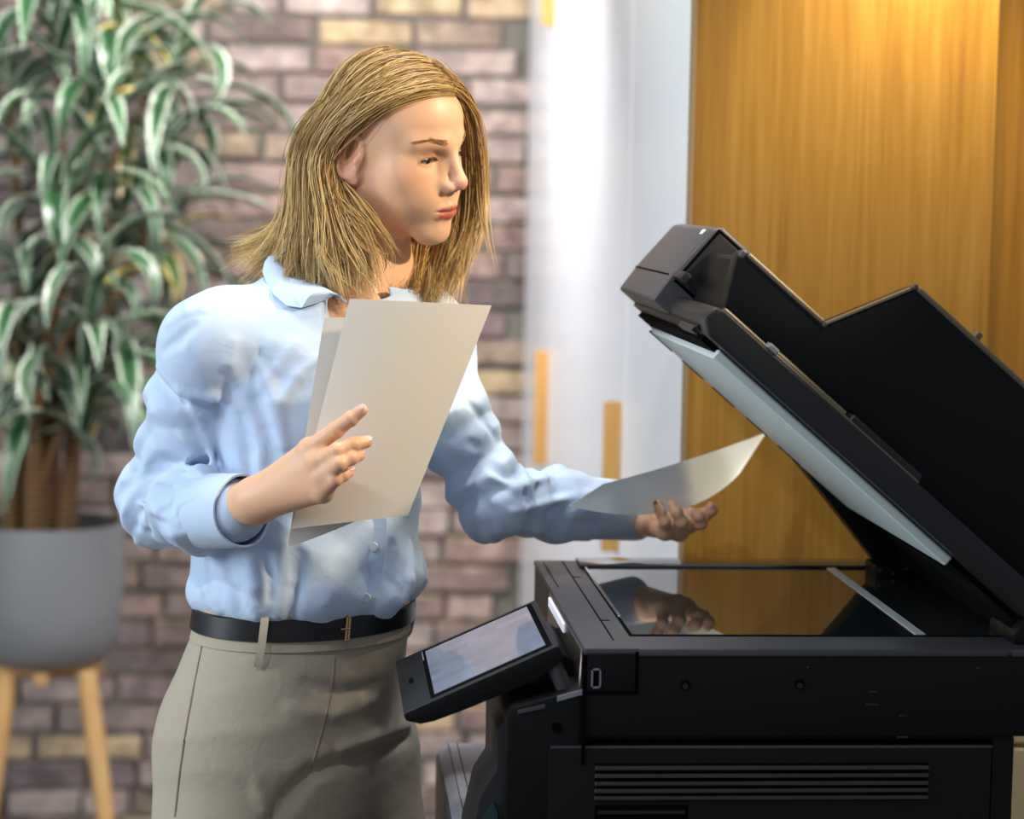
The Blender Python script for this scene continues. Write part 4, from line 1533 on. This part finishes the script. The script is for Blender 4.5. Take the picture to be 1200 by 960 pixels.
def catmull(C, n):
    C = [2 * C[0] - C[1]] + list(C) + [2 * C[-1] - C[-2]]
    seg_len = [np.linalg.norm(C[i + 1] - C[i]) for i in range(1, len(C) - 2)]
    cum = np.concatenate([[0], np.cumsum(seg_len)])
    out = []
    for s in np.linspace(0, cum[-1], n):
        i = min(int(np.searchsorted(cum, s, 'right')) - 1, len(seg_len) - 1)
        t = (s - cum[i]) / max(seg_len[i], 1e-9)
        p0, p1, p2, p3 = C[i], C[i + 1], C[i + 2], C[i + 3]
        out.append(.5 * (2 * p1 + (p2 - p0) * t + (2 * p0 - 5 * p1 + 4 * p2 - p3) * t * t + (3 * p1 - p0 - 3 * p2 + p3) * t ** 3))
    return np.array(out)


NP = 22
guides, side_of, lift = [], [], []


def scalp_root():
    while True:
        d = hr.normal(size=3)
        d /= np.linalg.norm(d)
        p = np.array((0, -.012, .031)) + d * np.array((.0705, .0855, .084))
        if p[2] > np.interp(p[1], [-.2, -.035, -.005, .03, .055, .078, .095], [-.055, -.055, .024, .052, .070, .084, .12]):
            return p


def part_root():
    f = hr.uniform(-.05, .072)
    return np.array((.012 + hr.normal() * .003, f, max(.031 + .084 * math.sqrt(max(0, 1 - ((f + .012) / .0855) ** 2)), .036 + .063 * math.sqrt(max(0, 1 - ((f - .022) / .066) ** 2)))))


for k in range(560):
    root = part_root() if hr.rand() < .42 else scalp_root()
    right = root[0] < .012 if k % 3 else hr.rand() < .6 if abs(root[0] - .012) < .01 else root[0] < .012
    a = np.clip((root[1] + .105) / .178 + hr.normal() * .09, 0, 1)
    p3b = lerp_list(P3B, a)
    if right:
        w1, p2, p3, p4 = (lerp_list(q, a) for q in (W1R, P2R, P3R, P4R))
    else:
        w1, p2, p3, p4 = (lerp_list(q, a) for q in (W1L, P2L, P3L, P4L))
    r0 = h2w(root)
    j = hr.normal(size=3)
    C = [r0]
    if root[2] > w2h(w1[None].astype(F32))[0][2] + .014:
        C.append(w1 + j * .003)
    if root[2] > -.010:
        C.append(p2 + j * .004 + hr.normal(size=3) * .002)
    C += [p3 + j * .005 + hr.normal(size=3) * .003] + ([p3b + j * .006 + hr.normal(size=3) * .003] if right else []) + [p4 + hr.normal(size=3) * np.array((.011, .012, .009)) + j * .005]
    # a slight flick at the ends
    fl = (p4 - p3) / np.linalg.norm(p4 - p3)
    out = np.array((-.6, .1, .1)) if right and a < .6 else np.array((.35, -.1, 0.0)) if right else np.array((-.35, 0, 0))
    C[-1] = C[-1] + (out * .012)
    guides.append(catmull(C, NP))
    side_of.append(right)
    lift.append(abs(hr.normal()) * .0028)
for pts in ([(404, 214, 2.584), (424, 238, 2.572), (448, 272, 2.566), (468, 300, 2.57)], [(402, 216, 2.586), (416, 246, 2.570), (444, 282, 2.560), (458, 306, 2.556), (452, 322, 2.556)],
            [(398, 214, 2.588), (404, 240, 2.570), (428, 262, 2.560), (446, 276, 2.560)], [(396, 216, 2.590), (402, 252, 2.568), (424, 284, 2.556), (450, 300, 2.553), (462, 290, 2.556)],
            [(392, 214, 2.592), (396, 250, 2.568), (410, 290, 2.552), (428, 318, 2.545), (418, 340, 2.545)]):
    guides.append(catmull([A3(*p) for p in pts], NP))
    lift.append(.001)
G = np.array(guides)
lift = np.array(lift)
tt = np.linspace(0, 1, NP)
for it in range(4):
    P = w2h(G.reshape(-1, 3).astype(F32))
    d = head_local(P)
    e = 1.5e-3
    g = np.stack([head_local(P + V(*(e * np.eye(3)[i]))) - d for i in range(3)], 1) / e
    gn = np.linalg.norm(g, axis=1, keepdims=True)
    g = g / np.maximum(gn, .3)
    need = (np.repeat(lift[:, None], NP, 1) + .0035 * np.clip(tt * 6, 0, 1)[None] + .0005).reshape(-1)
    push = np.clip(need - d, 0, .02)
    P = P + g * push[:, None] * .9
    G = h2w(P).reshape(len(G), NP, 3)
    # relax
    G[:, 1:-1] = .5 * G[:, 1:-1] + .25 * (G[:, :-2] + G[:, 2:])
CH = 15
nst = len(G) * CH
base_off = hr.normal(size=(nst, 3))
spread = (.0014 + .0026 * np.sin(np.clip(tt * 1.15, 0, 1) * math.pi) ** .7 + .0014 * tt ** 2)[None, :, None]
St = np.repeat(G, CH, 0) + base_off[:, None, :] * spread
wave_dir = hr.normal(size=(nst, 3))
ph = hr.uniform(0, 6.3, (nst, 1))
St += wave_dir[:, None, :] * (.0014 * np.sin(tt[None] * hr.uniform(5, 11, (nst, 1)) + ph) * tt[None])[:, :, None]
# different strand lengths
Lf = hr.uniform(.86, 1.0, nst)
for i in np.nonzero(Lf < .995)[0]:
    x = tt * Lf[i]
    St[i] = np.stack([np.interp(x, tt, St[i, :, c]) for c in range(3)], 1)
T_ = np.gradient(St, axis=1)
T_ /= np.linalg.norm(T_, axis=2, keepdims=True) + 1e-9
X = np.cross(T_, np.array((.3, .2, .93)))
X /= np.linalg.norm(X, axis=2, keepdims=True) + 1e-9
Y = np.cross(T_, X)
rad = (hr.uniform(.00040, .00068, (nst, 1)) * np.minimum(1, (1.04 - tt[None]) * 4) * np.minimum(1, .5 + tt[None] * 6))[:, :, None]
ringv = np.stack([St + rad * (X * math.cos(t) + Y * math.sin(t)) for t in (0, 2.094, 4.189)], 2)      # strand, point, corner
hv = ringv.reshape(-1, 3)
ii = (np.arange(nst)[:, None] * NP + np.arange(NP - 1)[None]).reshape(-1) * 3
hq = np.concatenate([np.stack([ii + c, ii + (c + 1) % 3, ii + 3 + (c + 1) % 3, ii + 3 + c], 1) for c in range(3)])
me = np_mesh('hair', hv, hq)
gt = np.repeat(np.clip(.50 + .20 * hr.normal(size=len(G)), 0, 1), CH)
tone = np.clip(gt[:, None] + .10 * hr.normal(size=(nst, 1)) - .16 + .26 * tt[None] ** .8, 0, 1)
a_ = me.attributes.new('tone', 'FLOAT', 'POINT')
a_.data.foreach_set('value', np.repeat(tone.reshape(-1), 3).astype(F32))
link('hair', me, m_hair, person)

# ------------------------------------------------------------------ sheets of paper
m_paper = material('paper', srgb(230, 224, 215), 0.75, spec=0.2)
nt, bs, N, L = nodes(m_paper)
tl = N('ShaderNodeBsdfTranslucent', Color=srgb(232, 226, 214))
ms = N('ShaderNodeMixShader', Fac=0.15)
L(bs.outputs[0], ms.inputs[1])
L(tl.outputs[0], ms.inputs[2])
L(ms.outputs[0], nt.nodes['Material Output'].inputs[0])
m_thin = material('thin_paper', srgb(238, 242, 246), 0.7, spec=0.2)
nt, bs, N, L = nodes(m_thin)
tr_ = N('ShaderNodeBsdfTransparent')
ms = N('ShaderNodeMixShader', Fac=0.18)
L(bs.outputs[0], ms.inputs[1])
L(tr_.outputs[0], ms.inputs[2])
L(ms.outputs[0], nt.nodes['Material Output'].inputs[0])


def quad_edge(a, m, b, t):
    """curve through a, m (half way) and b"""
    c = 2 * m - (a + b) / 2
    return a * (1 - t) ** 2 + 2 * c * t * (1 - t) + b * t * t


def sheet(name, top, bottom, mat, label, group=None, n=20):
    top = [A3(*p) for p in top]
    bottom = [A3(*p) for p in bottom]
    rows = []
    for j in range(n + 1):
        v_ = j / n
        rows.append([quad_edge(*top, i / n) * (1 - v_) + quad_edge(*bottom, i / n) * v_ for i in range(n + 1)])
    o = obj(name, strip(rows, False, .0003), mat, None, 80)
    return tag(o, label, 'paper', group)


sheet('paper_sheet', [(410, 350, 2.420), (492, 354, 2.422), (576, 358, 2.452)], [(341, 620, 2.415), (408, 612, 2.413), (478, 604, 2.440)], m_paper,
      'large white paper sheet lying in front of the two held against the shirt')
sheet('paper_sheet', [(380, 372, 2.437), (470, 372, 2.440), (556, 372, 2.468)], [(337, 642, 2.424), (400, 618, 2.428), (462, 590, 2.450)], m_paper,
      'white paper sheet mostly hidden behind the larger one, its corners peeking out')
sheet('paper_sheet', [(707, 567, 2.722), (806, 539, 2.800), (898, 507, 2.885)], [(666, 593, 2.700), (785, 600, 2.776), (866, 556, 2.840)], m_thin,
      'thin curved white sheet in her outstretched hand above the copier glass')
